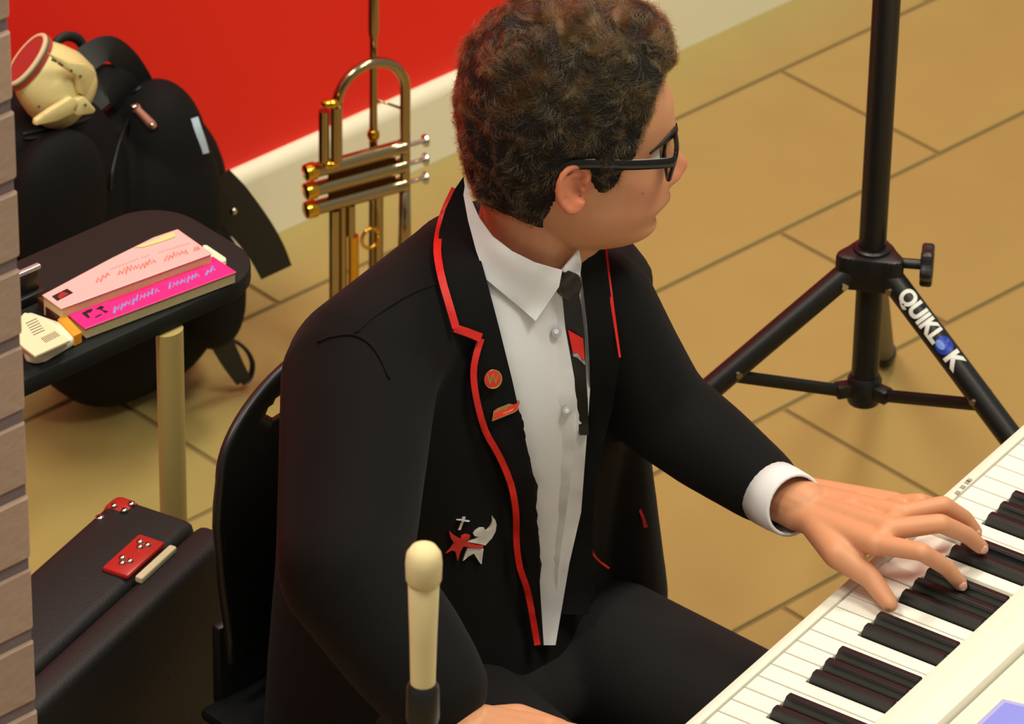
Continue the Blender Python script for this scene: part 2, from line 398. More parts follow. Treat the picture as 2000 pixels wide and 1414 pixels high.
def px_strip(bm, line, wpx, z):
    L = band(line, wpx); prism(bm, [atz(x, y, z) for x, y in L], Z * .0002)
def scribble(name, words, m, z, par, amp, wpx):
    bm = bmesh.new()
    for (x0, y0, x1, y1, seed) in words:
        r = random.Random(seed); n = max(2, int(abs(x1 - x0) / 7)); pts = []
        for k in range(n + 1):
            for ph in ((0, 1) if k < n else (0,)):
                t = (k + .5 * ph) / n; a = amp * (1 if ph else -1) * (1.9 if r.random() < .2 else 1)
                pts.append((x0 + (x1 - x0) * t + r.uniform(-1, 1), y0 + (y1 - y0) * t - a * .5))
        tube(bm, [atz(x, y, z + .0002) for x, y in pts], wpx / 3700, 6, nrm=Z, flat=.18)
    o = obj(name, bm, m, par); return o
M_bluescr = mat('blue_script', (.50, .55, .85), .5); M_redscr = mat('red_script', (.95, .50, .46), .5); M_dkpink = mat('crimson_script', (.90, .08, .32), .5)
scribble('script', [(222, 604, 310, 566, 1), (330, 560, 388, 536, 2), (402, 534, 420, 524, 3)], M_bluescr, zp + .0001, bk1, 8, 4.5)['label'] = 'blue script line on the cover'
scribble('small_print', [(216, 588, 300, 556, 4), (306, 551, 322, 544, 8), (322, 545, 398, 519, 5)], M_dkpink, zp + .0001, bk1, 2.5, 2.4)['label'] = 'small red line of print'
scribble('script', [(188, 548, 214, 534, 6), (232, 533, 304, 509, 7), (322, 506, 366, 489, 9), (380, 487, 390, 483, 10)], M_redscr, zq + .0001, bk2, 7, 4.2)['label'] = 'red script line on the cover'
scribble('small_print', [(216, 526, 270, 505, 11), (276, 503, 292, 497, 12), (310, 493, 372, 474, 13)], mat('mauve_print', (.76, .60, .61), .6), zq + .0001, bk2, 2, 2.2)['label'] = 'small grey line of print'
M_ink = mat('black_ink', (.035, .02, .02), .6); M_redink = mat('dark_red_ink', (.62, .12, .06), .6)
bm = bmesh.new()
for q in ([(159, 612), (172, 605), (182, 603), (178, 610), (170, 612), (176, 620), (172, 622)], [(186, 604), (197, 597), (204, 600), (199, 605), (212, 608), (206, 612), (196, 605)], [(185, 619), (197, 613), (199, 615), (187, 621)]): prism(bm, [atz(x, y, zp) for x, y in q], Z * .0003)
obj('emblem', bm, M_ink, bk1)['label'] = 'small broken black emblem'
bm = bmesh.new(); prism(bm, [atz(x, y, zq) for x, y in [(101, 579), (131, 564), (143, 572), (112, 588)]], Z * .0003); obj('emblem', bm, M_ink, bk2)['label'] = 'small black and red emblem'
bm = bmesh.new(); prism(bm, [atz(x, y, zq + .0003) for x, y in [(112, 580), (119, 571), (129, 571), (134, 574), (127, 578), (117, 584)]], Z * .0002); obj('emblem_figure', bm, M_redink, bk2)
t = thing('yellow_green_sliver', 'pale yellow-green slip lying along the far edge of the pale pink book', 'paper', atz(310, 470, zq))
bm = bmesh.new(); prism(bm, [atz(x, y, zq + .0004) for x, y in [(262, 484), (300, 470), (335, 455), (343, 456), (342, 463), (318, 472), (280, 483)]], Z * .0006); obj('sliver', bm, mat('yellow_green', (.80, .80, .55), .6), t)  # thin yellow-green patch along the book's far edge
t = thing('white_card', 'white card poking out right of the two pink books', 'card', atz(425, 495, TZ))
bm = bmesh.new(); quad_slab(bm, [(396, 478), (404, 478), (441, 503), (442, 508), (428, 513), (400, 497)], TZ + .002, TZ + .008); obj('card_sheet', bm, mat('white_paper', (.90, .88, .76), .7), t)
t = thing('pencil_box', 'orange and brown box peeking from under the left end of the pink books', 'box', atz(120, 615, TZ))
bm = bmesh.new(); quad_slab(bm, [(112, 622), (144, 656), (160, 648), (130, 616)], TZ + .001, TZ + .0145, .001); obj('box_body', bm, mat('orange_card', (.93, .60, .13), .5), t)
bm = bmesh.new(); quad_slab(bm, [(72, 580), (110, 620), (128, 614), (88, 578)], TZ + .001, TZ + .0143, .001); obj('box_end', bm, mat('dark_brown_card', (.25, .13, .05), .5), t)
t = thing('white_tray', 'white plastic tray with rounded corner under printed papers by pillar', 'tray', atz(80, 690, TZ))
bm = bmesh.new(); pr = [(20, 640), (30, 690)] + [(45 + 22 * (1 - math.cos(a)) * .6, 690 + 22 * math.sin(a)) for a in np.linspace(.2, 1.2, 4)] + [(72, 713), (90, 709), (150, 674), (154, 668), (118, 645), (60, 625)]
prism(bm, [atz(x, y, TZ + .001) for x, y in pr], Z * .011, .003); obj('tray_body', bm, M_white, t, auto=50)
t = thing('printed_leaflets', 'stack of cream printed leaflets with grey barcode on the white tray', 'paper', atz(80, 660, TZ + .012))
PQ = [(20, 655), (72, 694), (138, 664), (100, 634), (78, 618), (50, 610)]
for k in range(3):
    bm = bmesh.new(); quad_slab(bm, [(x - k * 2, y + (0 if k < 2 else 1)) for x, y in PQ], TZ + .013 + k * .0035, TZ + .0161 + k * .0035); obj('sheet', bm, mat('cream_paper', (.88, .85, .70), .75, var=.03), t)
bm = bmesh.new(); zt = TZ + .0232
for k in range(9): px_strip(bm, [(80 + k * 3.2, 660 - k * 1.6), (91 + k * 3.2, 669 - k * 1.6)], 1.4, zt)
obj('barcode', bm, mat('grey_print', (.45, .43, .35), .7), t)
bm = bmesh.new()
for k in range(6): px_strip(bm, [(50 + k * 3, 632 + k * 4.5), (72 + k * 3, 622 + k * 4.5)], 1.6, zt)
obj('printed_lines', bm, MATS['grey_print'], t)
t = thing('music_clip', 'small black stand with silver bar on table by the pillar', 'clip', atz(60, 580, TZ))
bm = bmesh.new(); p = atz(66, 585, TZ); obox(bm, p, A, B, Z, (-.028, .012), (-.008, .008), (0.0005, .012), .002); tube(bm, [p + A * .004 + Z * .01, p + A * .006 + Z * .04], .0016, 8); tube(bm, [p - A * .02 + Z * .01, p - A * .02 + Z * .036], .0016, 8)
obox(bm, p, A, B, Z, (-.03, .006), (-.002, .002), (.012, .036), .001); obj('clip_body', bm, M_blackmetal, t, auto=40)
bm = bmesh.new(); obox(bm, p, A, B, Z, (-.034, .009), (-.003, .003), (.036, .041), .001); obj('clip_bar', bm, mat('silver_grey', (.72, .75, .78), .3, .6), t)
# ------------------------------------------------------------------ backpack
BB = -4.48
def ob(px, py, b=BB): return onp(px, py, B * b, B)
bp = thing('backpack', 'black nylon backpack with rounded front pockets leaning by red wall behind table', 'backpack', AB(3.62, BB, 0))
bm = bmesh.new(); RA = frame(A, B)
c = ob(245, 560, -4.58); ell(bm, V((c.x, c.y, .205)), (.145, .085, .20), RA, pw=.72)
ell(bm, ob(312, 328, -4.450), (.058, .062, .118), RA, pw=.9)
ell(bm, ob(318, 420, -4.440), (.075, .06, .13), RA, pw=.85)
ell(bm, ob(180, 350, -4.500), (.12, .08, .09), RA, pw=.8)
ell(bm, ob(60, 420, -4.480), (.12, .09, .16), RA, pw=.75)
ell(bm, ob(408, 560, -4.460), (.04, .05, .085), RA, pw=.85)
me = remesh(bm, .005, 10); bpm = link('bag_body', me, M_nylon, bp)
bm = bmesh.new(); ell(bm, ob(112, 395, -4.390), (.066, .035, .092), RA, pw=.85); pk = link('front_pocket', remesh(bm, .003, 4), M_nylon, bp)
bvb = bvh_of(me)
def on_bag(line, off=.003):
    out = []
    for x, y in line:
        h, n, i, d = bvb.ray_cast(CAM, ray(x, y))
        if h is None: h, n, i, d = bvb.find_nearest(ob(x, y))
        out.append(h + (CAM - h).normalized() * off)
    return out
def ribbon(name, line, wd, m, par, th=.003, pts=None, nrm=None):
    bm = bmesh.new(); P = pts or [ob(x, y) for x, y in line]; P = [V(p) for p in spline(P, 6)]
    nn = nrm or (CAM - P[0]).normalized(); rings = []
    for i, p in enumerate(P):
        d = (P[min(i + 1, len(P) - 1)] - P[max(i - 1, 0)]).normalized(); s = d.cross(nn).normalized(); w_ = wd if not isinstance(wd, (list, tuple)) else np.interp(i / (len(P) - 1), np.linspace(0, 1, len(wd)), wd)
        rings.append([bm.verts.new(p + s * w_ / 2 + nn * th), bm.verts.new(p - s * w_ / 2 + nn * th), bm.verts.new(p - s * w_ / 2), bm.verts.new(p + s * w_ / 2)])
    for a_, b_ in zip(rings, rings[1:]):
        for k in range(4): bm.faces.new((a_[k], a_[(k + 1) % 4], b_[(k + 1) % 4], b_[k]))
    bm.faces.new(rings[0]); bm.faces.new(rings[-1]); return obj(name, bm, m, par, auto=40)
bm = bmesh.new(); tube(bm, [V(q) for q in spline([ob(x, y, -4.530) for x, y in [(122, 125), (110, 100), (113, 80), (130, 71), (150, 75), (162, 90), (170, 115), (178, 130)]], 5)], .0065, 10, nrm=B, flat=.7); obj('carry_loop', bm, M_strap, bp, auto=60)
ribbon('shoulder_strap', [(135, 180), (165, 120), (208, 95), (240, 112), (268, 150), (292, 195)], [.03, .032, .03, .03, .028], M_strap, bp, .006)
ribbon('shoulder_strap', [(170, 190), (200, 165), (235, 175), (262, 200)], [.045, .05, .04], M_strap, bp, .006)
ribbon('waist_strap', [(415, 360), (448, 395), (490, 445), (520, 490), (540, 532)], [.055, .056, .05, .046, .042], M_strap, bp, .014)
ribbon('compression_strap', [(412, 600), (430, 660), (452, 705), (476, 745)], [.03, .03, .026, .02], M_strap, bp, .004)
bm = bmesh.new(); tube(bm, [V(q) for q in spline([ob(x, y) for x, y in [(440, 660), (462, 668), (482, 685), (493, 710), (488, 738), (474, 748)]], 5)], .005, 8, nrm=A, flat=.5); obj('strap_loop', bm, M_strap, bp, auto=60)
bm = bmesh.new(); p = ob(424, 645); obox(bm, p, A, Z, B, (-.02, .02), (-.012, .012), (0, .008), .002); obj('buckle', bm, M_plastic, bp)
bm = bmesh.new(); p = ob(456, 412, -4.460); ell(bm, p, (.005, .005, .005)); obj('rivet', bm, M_chrome, bp, True)
ribbon('reflective_tab', None, .010, mat('pale_blue_reflective', (.75, .84, .90), .4), bp, .003, on_bag([(379, 230), (386, 252), (394, 275), (401, 300)], .002))
z0_, z1_ = on_bag([(262, 207), (303, 250)], .006)
M_copper = mat('copper_puller', (.55, .36, .30), .35, .5, bump=(900, .6, .001))
bm = bmesh.new(); d = (z1_ - z0_); tube(bm, [z0_ + d * t for t in (0, .12, .2, .8, .9, 1)], [.005, .006, .0045, .0055, .005, .003], 10, nrm=(CAM - z0_).normalized(), flat=.5); zp_ = obj('zip_puller', bm, M_copper, bp, auto=50)
for q_, r_ in ((z0_, .005), (z0_ + d * .85, .0035)):
    bm = bmesh.new(); ell(bm, q_ + (CAM - z0_).normalized() * .003, (r_, r_, .003)); obj('puller_stud', bm, M_chrome, zp_, True)
M_pipe = mat('black_piping', (.06, .06, .06), .5)
for ln in ([(45, 272), (90, 268), (130, 282), (165, 315), (186, 362), (184, 405), (160, 450), (120, 490)], [(44, 262), (100, 250), (170, 232), (225, 205), (262, 180), (275, 170)], [(250, 235), (232, 280), (220, 330), (215, 370)]):
    bm = bmesh.new(); P = on_bag(ln, .002); tube(bm, [V(q) for q in spline(P, 5)], .0022, 6); obj('seam', bm, M_pipe, bp, auto=60)
# cream leather shoe sticking out of the backpack
sh = thing('cream_shoe', 'cream leather shoe with red and grey striped collar stuffed in backpack top', 'shoe', ob(110, 170, -4.460))
o0, o1 = ob(58, 122, -4.430), ob(148, 200, -4.430); ax = (o1 - o0).normalized(); sd = ax.cross(B).normalized(); LN = (o1 - o0).length
bm = bmesh.new()
def oval(t, r1, r2, sh_=0): return [bm.verts.new(o0 + ax * (t * LN) + sd * (sh_ + r1 * math.cos(a)) + B * r2 * math.sin(a)) for a in np.linspace(0, 2 * math.pi, 24, endpoint=False)]
rings = [oval(*q) for q in ((.02, .034, .0145), (.1, .036, .02), (.3, .042, .036), (.55, .047, .038), (.8, .046, .034), (.95, .040, .026), (1.03, .03, .014), (1.05, .012, .004))]
for a_, b_ in zip(rings, rings[1:]):
    for k in range(24): bm.faces.new((a_[k], a_[(k + 1) % 24], b_[(k + 1) % 24], b_[k]))
bm.faces.new(rings[0]); bm.faces.new(rings[-1]); obj('upper', bm, M_cream, sh, True)
def flap(name, line, th=.008):
    bm = bmesh.new(); prism(bm, [ob(x, y, -4.386) for x, y in line], -B * th, .002); return obj(name, bm, M_cream, sh, auto=40)
flap('heel_flap', [(98, 106), (135, 122), (168, 126), (190, 142), (180, 165), (168, 190), (155, 182), (150, 150), (120, 130)])
flap('tongue', [(150, 195), (165, 188), (188, 214), (184, 222), (150, 228), (140, 215)])
flap('toe_fold', [(72, 235), (100, 215), (140, 190), (158, 198), (150, 220), (110, 238), (70, 246)])
for rr_, q, m in ((.0355, .0, mat('red_rubber', (.70, .14, .08), .5)), (.0345, -.045, mat('grey_green_trim', (.36, .36, .27), .5)), (.034, -.085, mat('cream_trim', (.80, .70, .55), .5))):
    bm = bmesh.new(); P = [o0 + ax * (q * LN + .002) + sd * (rr_ * math.cos(a)) + B * (rr_ * .42 * math.sin(a)) for a in np.linspace(0, 2 * math.pi, 33)]; tube(bm, P, .0032, 8, cap=False); obj('collar_band', bm, m, sh, True)
bm = bmesh.new(); f = [o0 + ax * (-.1 * LN) + sd * (.032 * math.cos(a)) + B * (.013 * math.sin(a)) for a in np.linspace(0, 2 * math.pi, 24, endpoint=False)]; prism(bm, f, ax * .008); obj('lining', bm, mat('red_lining', (.60, .12, .10), .6), sh)
bm = bmesh.new()
for (x, y) in [(103, 117), (108, 119), (116, 124), (121, 127), (139, 138), (157, 149), (76, 208), (167, 205)]: ell(bm, ob(x, y, -4.384), (.0018, .0018, .0018), n=5)
ph = obj('perforations', bm, mat('brown_hole', (.3, .24, .12), .8), sh); ph['kind'] = 'stuff'
# ------------------------------------------------------------------ trumpet
e1 = V((math.cos(R(30)), math.sin(R(30)), 0)); e2 = V((-e1.y, e1.x, 0)); o_ = atz(715, 352, .275)
tp = thing('trumpet', 'brass trumpet standing bell down on the tiles behind the pianist', 'trumpet', V((o_.x, o_.y, 0)))
def T_(x, y, z): return o_ + e1 * x + e2 * y + Z * z
def tp_tube(name, pts, r, m=M_brass, n=14): 
    bm = bmesh.new(); tube(bm, pts, r, n); return obj(name, bm, m, tp, auto=50)
bow = [T_(-.041, 0, .03)] + [T_(-.041, 0, z) for z in (.08, .112)] + [T_(.007 - .048 * math.cos(a), 0, .117 + .048 * math.sin(a)) for a in np.linspace(.15, math.pi - .15, 13)] + [T_(.055, 0, z) for z in (.112, .05, -.02)]
bz = -o_.z + .035
prof = [(.055, 0, -.02, .0068), (.055, 0, -.10, .0085), (.055, 0, -.155, .0105), (.055, 0, bz + .055, .016), (.055, 0, bz + .03, .024), (.055, 0, bz + .014, .036), (.055, 0, bz + .004, .052), (.055, 0, bz, .061)]
bm = bmesh.new(); tube(bm, bow, .0066, 16); obj('bell_bow', bm, M_brass, tp, auto=60)
bm = bmesh.new(); tube(bm, [T_(*q[:3]) for q in prof], [q[3] for q in prof], 28, cap=False); ob_ = obj('bell', bm, M_brass, tp, True); md = ob_.modifiers.new('t', 'SOLIDIFY'); md.thickness = .001
lead = [T_(.022, .022, z) for z in (-.21, -.1, 0, .08, .19, .215)]
tp_tube('leadpipe', lead, [.006, .006, .0058, .005, .0047, .0047])
tp_tube('mouthpiece_receiver', [T_(.022, .022, z) for z in (.19, .2, .24, .245)], [.0062, .0068, .0066, .0062])
tp_tube('mouthpiece', [T_(.022, .022, z) for z in (.24, .26, .285, .297, .305, .315, .318)], [.0045, .005, .0062, .009, .0125, .0135, .012], M_chrome)
bm = bmesh.new(); ell(bm, T_(.022, .022, .048), (.008, .008, .01)); obj('ferrule', bm, M_gold, tp, True)
for k in range(3):
    z = .034 - .027 * k; bm = bmesh.new(); lathe(bm, T_(-.07, 0, z), e1, [(0, .0095), (.1, .0095), (.118, .0095), (.12, .0105), (.126, .0105), (.127, .006)], 18); vc = obj('valve_casing', bm, M_brass, tp, auto=40)
    bm = bmesh.new(); lathe(bm, T_(-.086, 0, z), e1, [(0, .006), (.001, .0105), (.006, .0115), (.014, .0115), (.016, .010)], 18); obj('valve_cap', bm, M_gold, vc, auto=40)
    bm = bmesh.new(); lathe(bm, T_(.055, 0, z), e1, [(0, .003), (.026, .003), (.0265, .008), (.030, .0085), (.032, .006)], 16); obj('valve_button', bm, M_chrome, vc, auto=40)
bm = bmesh.new(); obox(bm, T_(0, .0, .02), e1, e2, Z, (-.05, .045), (.004, .009), (-.04, .02), .002); obj('valve_brace_plate', bm, mat('painted_red_reflection', (.62, .40, .22), .25, 1.0), tp)  # reddish reflection on the brass put into the plate's base colour
for (x, y, z0, z1, r, m) in ((-.05, -.016, .052, .128, .0075, M_brass), (-.064, -.010, .05, .122, .0068, M_brass), (-.045, 0, -.21, -.03, .0068, M_brass), (-.030, .006, -.20, -.028, .0058, M_brass), (-.018, .0, -.2, -.075, .0068, M_gold), (-.021, 0, -.075, -.03, .0052, M_brass), (.024, .012, -.2, -.03, .0065, M_brass)):
    tp_tube('slide_tube', [T_(x, y, z0), T_(x, y, z1)], r, m)
for z in (.132, .046):
    bm = bmesh.new(); ell(bm, T_(-.057, -.013, z), (.012, .007, .006)); obj('slide_bow', bm, M_gold, tp, True)
bm = bmesh.new(); P = [T_(.003 + .012 * math.cos(a), -.006, -.082 + .014 * math.sin(a)) for a in np.linspace(0, 2 * math.pi, 20)]; tube(bm, P, .0024, 8); obj('finger_ring', bm, M_gold, tp, True)
for q_ in ([T_(.022, .022, .10), T_(.055, .004, .085)], [T_(-.044, 0, -.19), T_(.055, 0, -.19)]):
    bm = bmesh.new(); tube(bm, q_, .0018, 8); obj('stay_brace', bm, M_brass, tp, True)
bm = bmesh.new()
P = [T_(-.045, 0, -.2)] + [T_(-.01 + .035 * -math.cos(a), 0, -.205 - .022 * math.sin(a)) for a in np.linspace(0, math.pi, 9)] + [T_(.024, .01, -.19)]; tube(bm, P, .0066, 12); obj('tuning_slide', bm, M_brass, tp, True)
bm = bmesh.new()
for a in (0, 2.1, 4.2): tube(bm, [T_(.055, 0, bz + .03), T_(.055 + .04 * math.cos(a), .04 * math.sin(a), bz - .016), T_(.055 + .075 * math.cos(a), .075 * math.sin(a), bz - .03)], .004, 8)
tube(bm, [T_(.055, 0, bz - .012), T_(.055, 0, bz + .05)], .006, 10); ts = obj('trumpet_peg', bm, M_blackmetal, None, True); tag(ts, 'small black folding peg stand inside the bell of the trumpet', 'stand')
# ------------------------------------------------------------------ instrument case
cz = .53; c0 = atz(228, 962, cz); d1 = (atz(70, 1102, cz) - c0); d1.z = 0; d1.normalize(); d2 = V((-d1.y, d1.x, 0))
cs = thing('instrument_case', 'black upright instrument case with red corner cap and red latch beside the chair', 'case', c0 - Z * cz + d1 * .25 + d2 * .08)
M_case = mat('black_case_vinyl', (.08, .08, .085), .6, bump=(300, .5, .001))
def case_half(name, y0, y1):
    bm = bmesh.new(); obox(bm, c0 - Z * cz, d1, d2, Z, (0, .42), (y0, y1), (0.001, cz), .012, 3); return obj(name, bm, M_case, cs, auto=40)
wtop = (onp(378, 1025, Z * cz, Z) - c0).dot(d2)
case_half('case_lid', 0, wtop - .001); case_half('case_base', wtop + .001, wtop + .042)
M_redcap = mat('red_corner_metal', (.72, .16, .14), .35)
bm = bmesh.new(); obox(bm, c0 - Z * cz, d1, d2, Z, (-.0015, .034), (-.0015, .034), (cz - .035, cz + .0018), .012, 3); cc = obj('corner_cap', bm, M_redcap, cs, auto=40)
bm = bmesh.new()
for x, y in ((.024, .012), (.012, .026), (.026, .026)): ell(bm, c0 + d1 * x + d2 * y + Z * .002, (.0045, .0045, .0025), n=6)
obj('rivet', bm, M_chrome, cc, True)
lc = onp(262, 1092, Z * cz, Z); la = (lc - c0).dot(d1)
bm = bmesh.new(); obox(bm, c0, d1, d2, Z, (la - .036, la + .036), (wtop - .036, wtop - .004), (-.001, .006), .003); lt = obj('latch', bm, M_redcap, cs, auto=40); lt['label'] = 'red and chrome spring latch'
bm = bmesh.new(); obox(bm, c0, d1, d2, Z, (la - .034, la + .034), (wtop + .003, wtop + .012), (-.001, .007), .002); obj('latch_lip', bm, mat('cream_metal_lip', (.85, .80, .66), .35), lt)
bm = bmesh.new()
for x in (-.022, .012): 
    for dx, dy in ((0, 0), (.008, .005), (.001, .010)): ell(bm, c0 + d1 * (la + x + dx) + d2 * (wtop - .026 + dy) + Z * .0065, (.0042, .0042, .003), n=6)
obj('rivet', bm, M_chrome, lt, True)
bm = bmesh.new(); q = onp(195, 1010, Z * cz, Z); ell(bm, q, (.005, .005, .0025), n=8); obj('side_stud', bm, M_chrome, cs, True)
# ------------------------------------------------------------------ keyboard
KZ = .71; ko = atz(1830, 978, KZ); ka = R(56); K = V((math.cos(ka), math.sin(ka), 0)); G = V((math.sin(ka), -math.cos(ka), 0))
kb = thing('keyboard', 'white electric piano keyboard under the pianist hands', 'piano', ko - Z * KZ)
pF = atz(1983, 963, KZ + .010); kF = (pF - ko).dot(K); N0, N1 = -19, 33
kl, kr = kF - N1 * .0235, kF - N0 * .0235
def kbox(bm, k, g, z, bev=.002, seg=2): obox(bm, ko, K, G, Z, k, g, z, bev, seg)
g0 = .0125; gk = g0 + .0015; gl = gk + .137
bm = bmesh.new(); kbox(bm, (kl - .05, kr + .05), (0, g0), (-.07, .001), .003); kbox(bm, (kl - .05, kr + .05), (g0 - .002, .33), (-.075, -.028), .003)
kbox(bm, (kl - .05, kl - .002), (.004, gl + .02), (-.03, .012), .003); kbox(bm, (kr + .002, kr + .05), (.004, gl + .02), (-.03, .012), .003); obj('keyboard_case', bm, M_body, kb, auto=35)
bm = bmesh.new(); kbox(bm, (kl - .05, kr + .05), (gl + .002, gl + .052), (-.03, .015), .004); obj('fallboard', bm, M_body, kb, auto=35)
bm = bmesh.new(); prism(bm, [ko + K * (kl - .05) + G * gg + Z * zz for gg, zz in ((gl + .054, -.03), (gl + .054, .006), (gl + .062, .008), (.33, .028), (.33, -.03))], K * (kr - kl + .1), .003); pnl = obj('control_panel', bm, M_body, kb, auto=35)
bm = bmesh.new(); kbox(bm, (kl, kr), (g0, gl + .004), (-.03, -.012), 0); obj('key_bed', bm, M_dark, kb)
wm = {}
def white_mesh(i):
    """one white key with its notches for the neighbouring black keys"""
    m7 = i % 7; key = m7
    if key in wm: return wm[key]
    hasL = (m7 in (0, 1, 2, 4, 5)); hasR = ((m7 - 1) % 7 in (0, 1, 2, 4, 5))   # black at its own boundary / at the previous one
    w_ = .0235; gp = .0009; nb = .0062; f = .042; bm = bmesh.new()
    # local: x from -w..0 toward player's right ; boundary i at x=-w? (x axis = K)
    pts = [(-w_ + gp, 0), (-gp, 0)]
    pts += [(-gp, f), (-nb, f), (-nb, .137)] if hasR else [(-gp, .137)]
    pts += [(-w_ + nb, .137), (-w_ + nb, f), (-w_ + gp, f)] if hasL else [(-w_ + gp, .137)]
    prism(bm, [K * x + G * y - Z * .018 for x, y in pts], Z * .018, 0)
    es = [e for e in bm.edges if all(v.co.z > -.001 for v in e.verts)]; bmesh.ops.bevel(bm, geom=es, offset=.0009, segments=1, affect='EDGES')
    me = bpy.data.meshes.new('white_key'); bmesh.ops.recalc_face_normals(bm, faces=bm.faces); bm.to_mesh(me); bm.free(); me.materials.append(M_ivory); wm[key] = me; return me
bm = bmesh.new(); bw = .0058
prism(bm, [K * x * 1.0 + Z * z for x, z in ((-bw, -.014), (bw, -.014), (bw * .78, .0105), (bw * .5, .012), (-bw * .5, .012), (-bw * .78, .0105))], G * .095)
for v in bm.verts:
    if v.co.dot(G) < .001 and v.co.z > .008: v.co += G * .006
bmesh.ops.bevel(bm, geom=bm.edges[:], offset=.0008, segments=2, affect='EDGES')
bkm = bpy.data.meshes.new('black_key'); bmesh.ops.recalc_face_normals(bm, faces=bm.faces); bm.to_mesh(bm and bkm); bm.free(); bkm.materials.append(M_ebony)
def place(name, me, loc):
    o = bpy.data.objects.new(name, me); COL.objects.link(o); o.parent = kb; o.location = loc - kb.location; return o
for i in range(N0, N1):                          # boundary i+1 lies right of key: key spans boundary i .. i+1 along -K
    # white key between boundary i (left) and i+1 (right); its K extent is kF-(i+1)*w .. kF-i*w
    k_ = kF - i * .0235
    place('white_key', white_mesh((i + 1)), ko + K * k_ + G * gk - Z * (0.0 if i not in (4, 6) else .003))
    if i % 7 in (0, 1, 2, 4, 5): place('black_key', bkm, ko + K * (k_) + G * (gl - .095) + Z * (0))
bm = bmesh.new()
for x, y in ((1870, 962), (1880, 951), (1889, 942), (1893, 938)):
    p = atz(x, y, KZ + .0012); obox(bm, p, K, G, Z, (-.003, .003), (-.0022, .0022), (0, .0003))
obj('printed_marks', bm, mat('faint_grey_print', (.62, .60, .54), .6), kb)
sp = atz(1978, 1385, KZ + .022); sk, sg = (sp - ko).dot(K), (sp - ko).dot(G)
def panel_z(g): return .008 + (.020) * (g - gl - .062) / (.33 - gl - .062)
bm = bmesh.new(); pr = [(sk - .075, sg - .022), (sk + .02, sg - .022), (sk + .02, sg + .035), (sk - .075, sg + .035)]
prism(bm, [ko + K * a_ + G * b_ + Z * (panel_z(b_) - .001) for a_, b_ in pr], Z * .003, .001); obj('display_frame', bm, mat('lavender_plastic', (.66, .68, .88), .4), kb)
bm = bmesh.new(); pr = [(sk - .07, sg - .016), (sk + .014, sg - .016), (sk + .014, sg + .03), (sk - .07, sg + .03)]
prism(bm, [ko + K * a_ + G * b_ + Z * (panel_z(b_) + .002) for a_, b_ in pr], Z * .0006); obj('display_screen', bm, mat('blue_screen', (.52, .58, .92), .25), kb)
bm = bmesh.new()
for kx_ in (kl + .15, kr - .36):
    for sgn in (-1, 1): tube(bm, [ko + K * kx_ + G * (.165 + .13 * sgn) - Z * .0905, ko + K * kx_ + G * (.165 - .2 * sgn) - Z * (KZ - .016)], .014, 10)
    for sgn in (-1, 1): tube(bm, [ko + K * (kx_ - .12) + G * (.165 + .2 * sgn) - Z * (KZ - .014), ko + K * (kx_ + .12) + G * (.165 + .2 * sgn) - Z * (KZ - .014)], .014, 10)
tag(obj('keyboard_stand', bm, M_blackmetal, None, auto=50), 'black folding cross stand under the white keyboard', 'stand')
# ------------------------------------------------------------------ chair
L_ = V((math.cos(R(45)), math.sin(R(45)), 0)); F_ = V((L_.y, -L_.x, 0)); T0 = V((-.02, 4.592, .956)); P0 = V((T0.x, T0.y, 0)) - F_ * .06
def PB(l, f, z): return P0 + L_ * l + F_ * f + Z * z
ch = thing('chair', 'black moulded plastic chair with hand slot holding the seated pianist', 'chair', PB(0, 0, 0))
def shell_pt(u, v):
    """u -1..1 across, v 0..1 from seat front to top of back"""
    s = v * .86
    if s < .40: f, z = .24 - s, .43 - .01 * math.sin(s / .4 * math.pi)
    elif s < .52: a = (s - .40) / .12 * 1.25; f, z = -.16 - .075 * math.sin(a) * .8, .43 + .075 * (1 - math.cos(a)) * .9
    else: f, z = -.217 - (s - .52) * .10 + .10 * max(0, s - .52) , .478 + (s - .52) * .90
    return f, z
def half_w(z):
    return float(np.interp(z, [.42, .5, .58, .66, .70, .735, .76, .775, .783], [.17, .165, .178, .186, .178, .155, .12, .08, .0]))
bm = bmesh.new(); rows = []
vz = [None] * 0
for z in list(np.linspace(.47, .70, 18)) + list(.70 + .083 * np.sin(np.linspace(.08, math.pi / 2, 22))):
    hw = half_w(z) if z < .70 else .178 * math.sqrt(max(0, 1 - ((z - .70) / .0832) ** 2.2)) + .0005
    rows.append([bm.verts.new(PB(hw * u, -.17 - .018 * (1 - z / .5 + .5) * 0 - .03 * (1 - (hw * u / .19) ** 2) + .03, z)) for u in np.linspace(-1, 1, 41)])
for a_, b_ in zip(rows, rows[1:]):
    for k in range(40):
        c_ = (a_[k].co + b_[k + 1].co) / 2; l = (c_ - P0).dot(L_); z = c_.z
        if ((l / .102) ** 4 + ((z - .737) / .0135) ** 4) < 1: continue
        bm.faces.new((a_[k], a_[k + 1], b_[k + 1], b_[k]))
me_b = bmesh.new()
o = obj('backrest', bm, M_plastic, ch, True); md = o.modifiers.new('t', 'SOLIDIFY'); md.thickness = .006; md.offset = 0; me_b.free()
rim = [PB(-half_w(z), -.17 + .03 - .03 * (1 - (half_w(z) / .19) ** 2), z) for z in np.linspace(.47, .70, 10)]
top = [PB(-.178 * math.sqrt(max(0, 1 - t ** 2.2)), -.17 + .03 - .03 * (1 - (.178 ** 2 * max(0, 1 - t ** 2.2)) / .19 ** 2), .70 + .0832 * t) for t in np.sin(np.linspace(.08, math.pi / 2, 16))]
mir = lambda q: P0 + L_ * -(q - P0).dot(L_) + F_ * (q - P0).dot(F_) + Z * q.z
rim = rim + top; rim = rim + [mir(q) for q in rim[::-1][1:]]
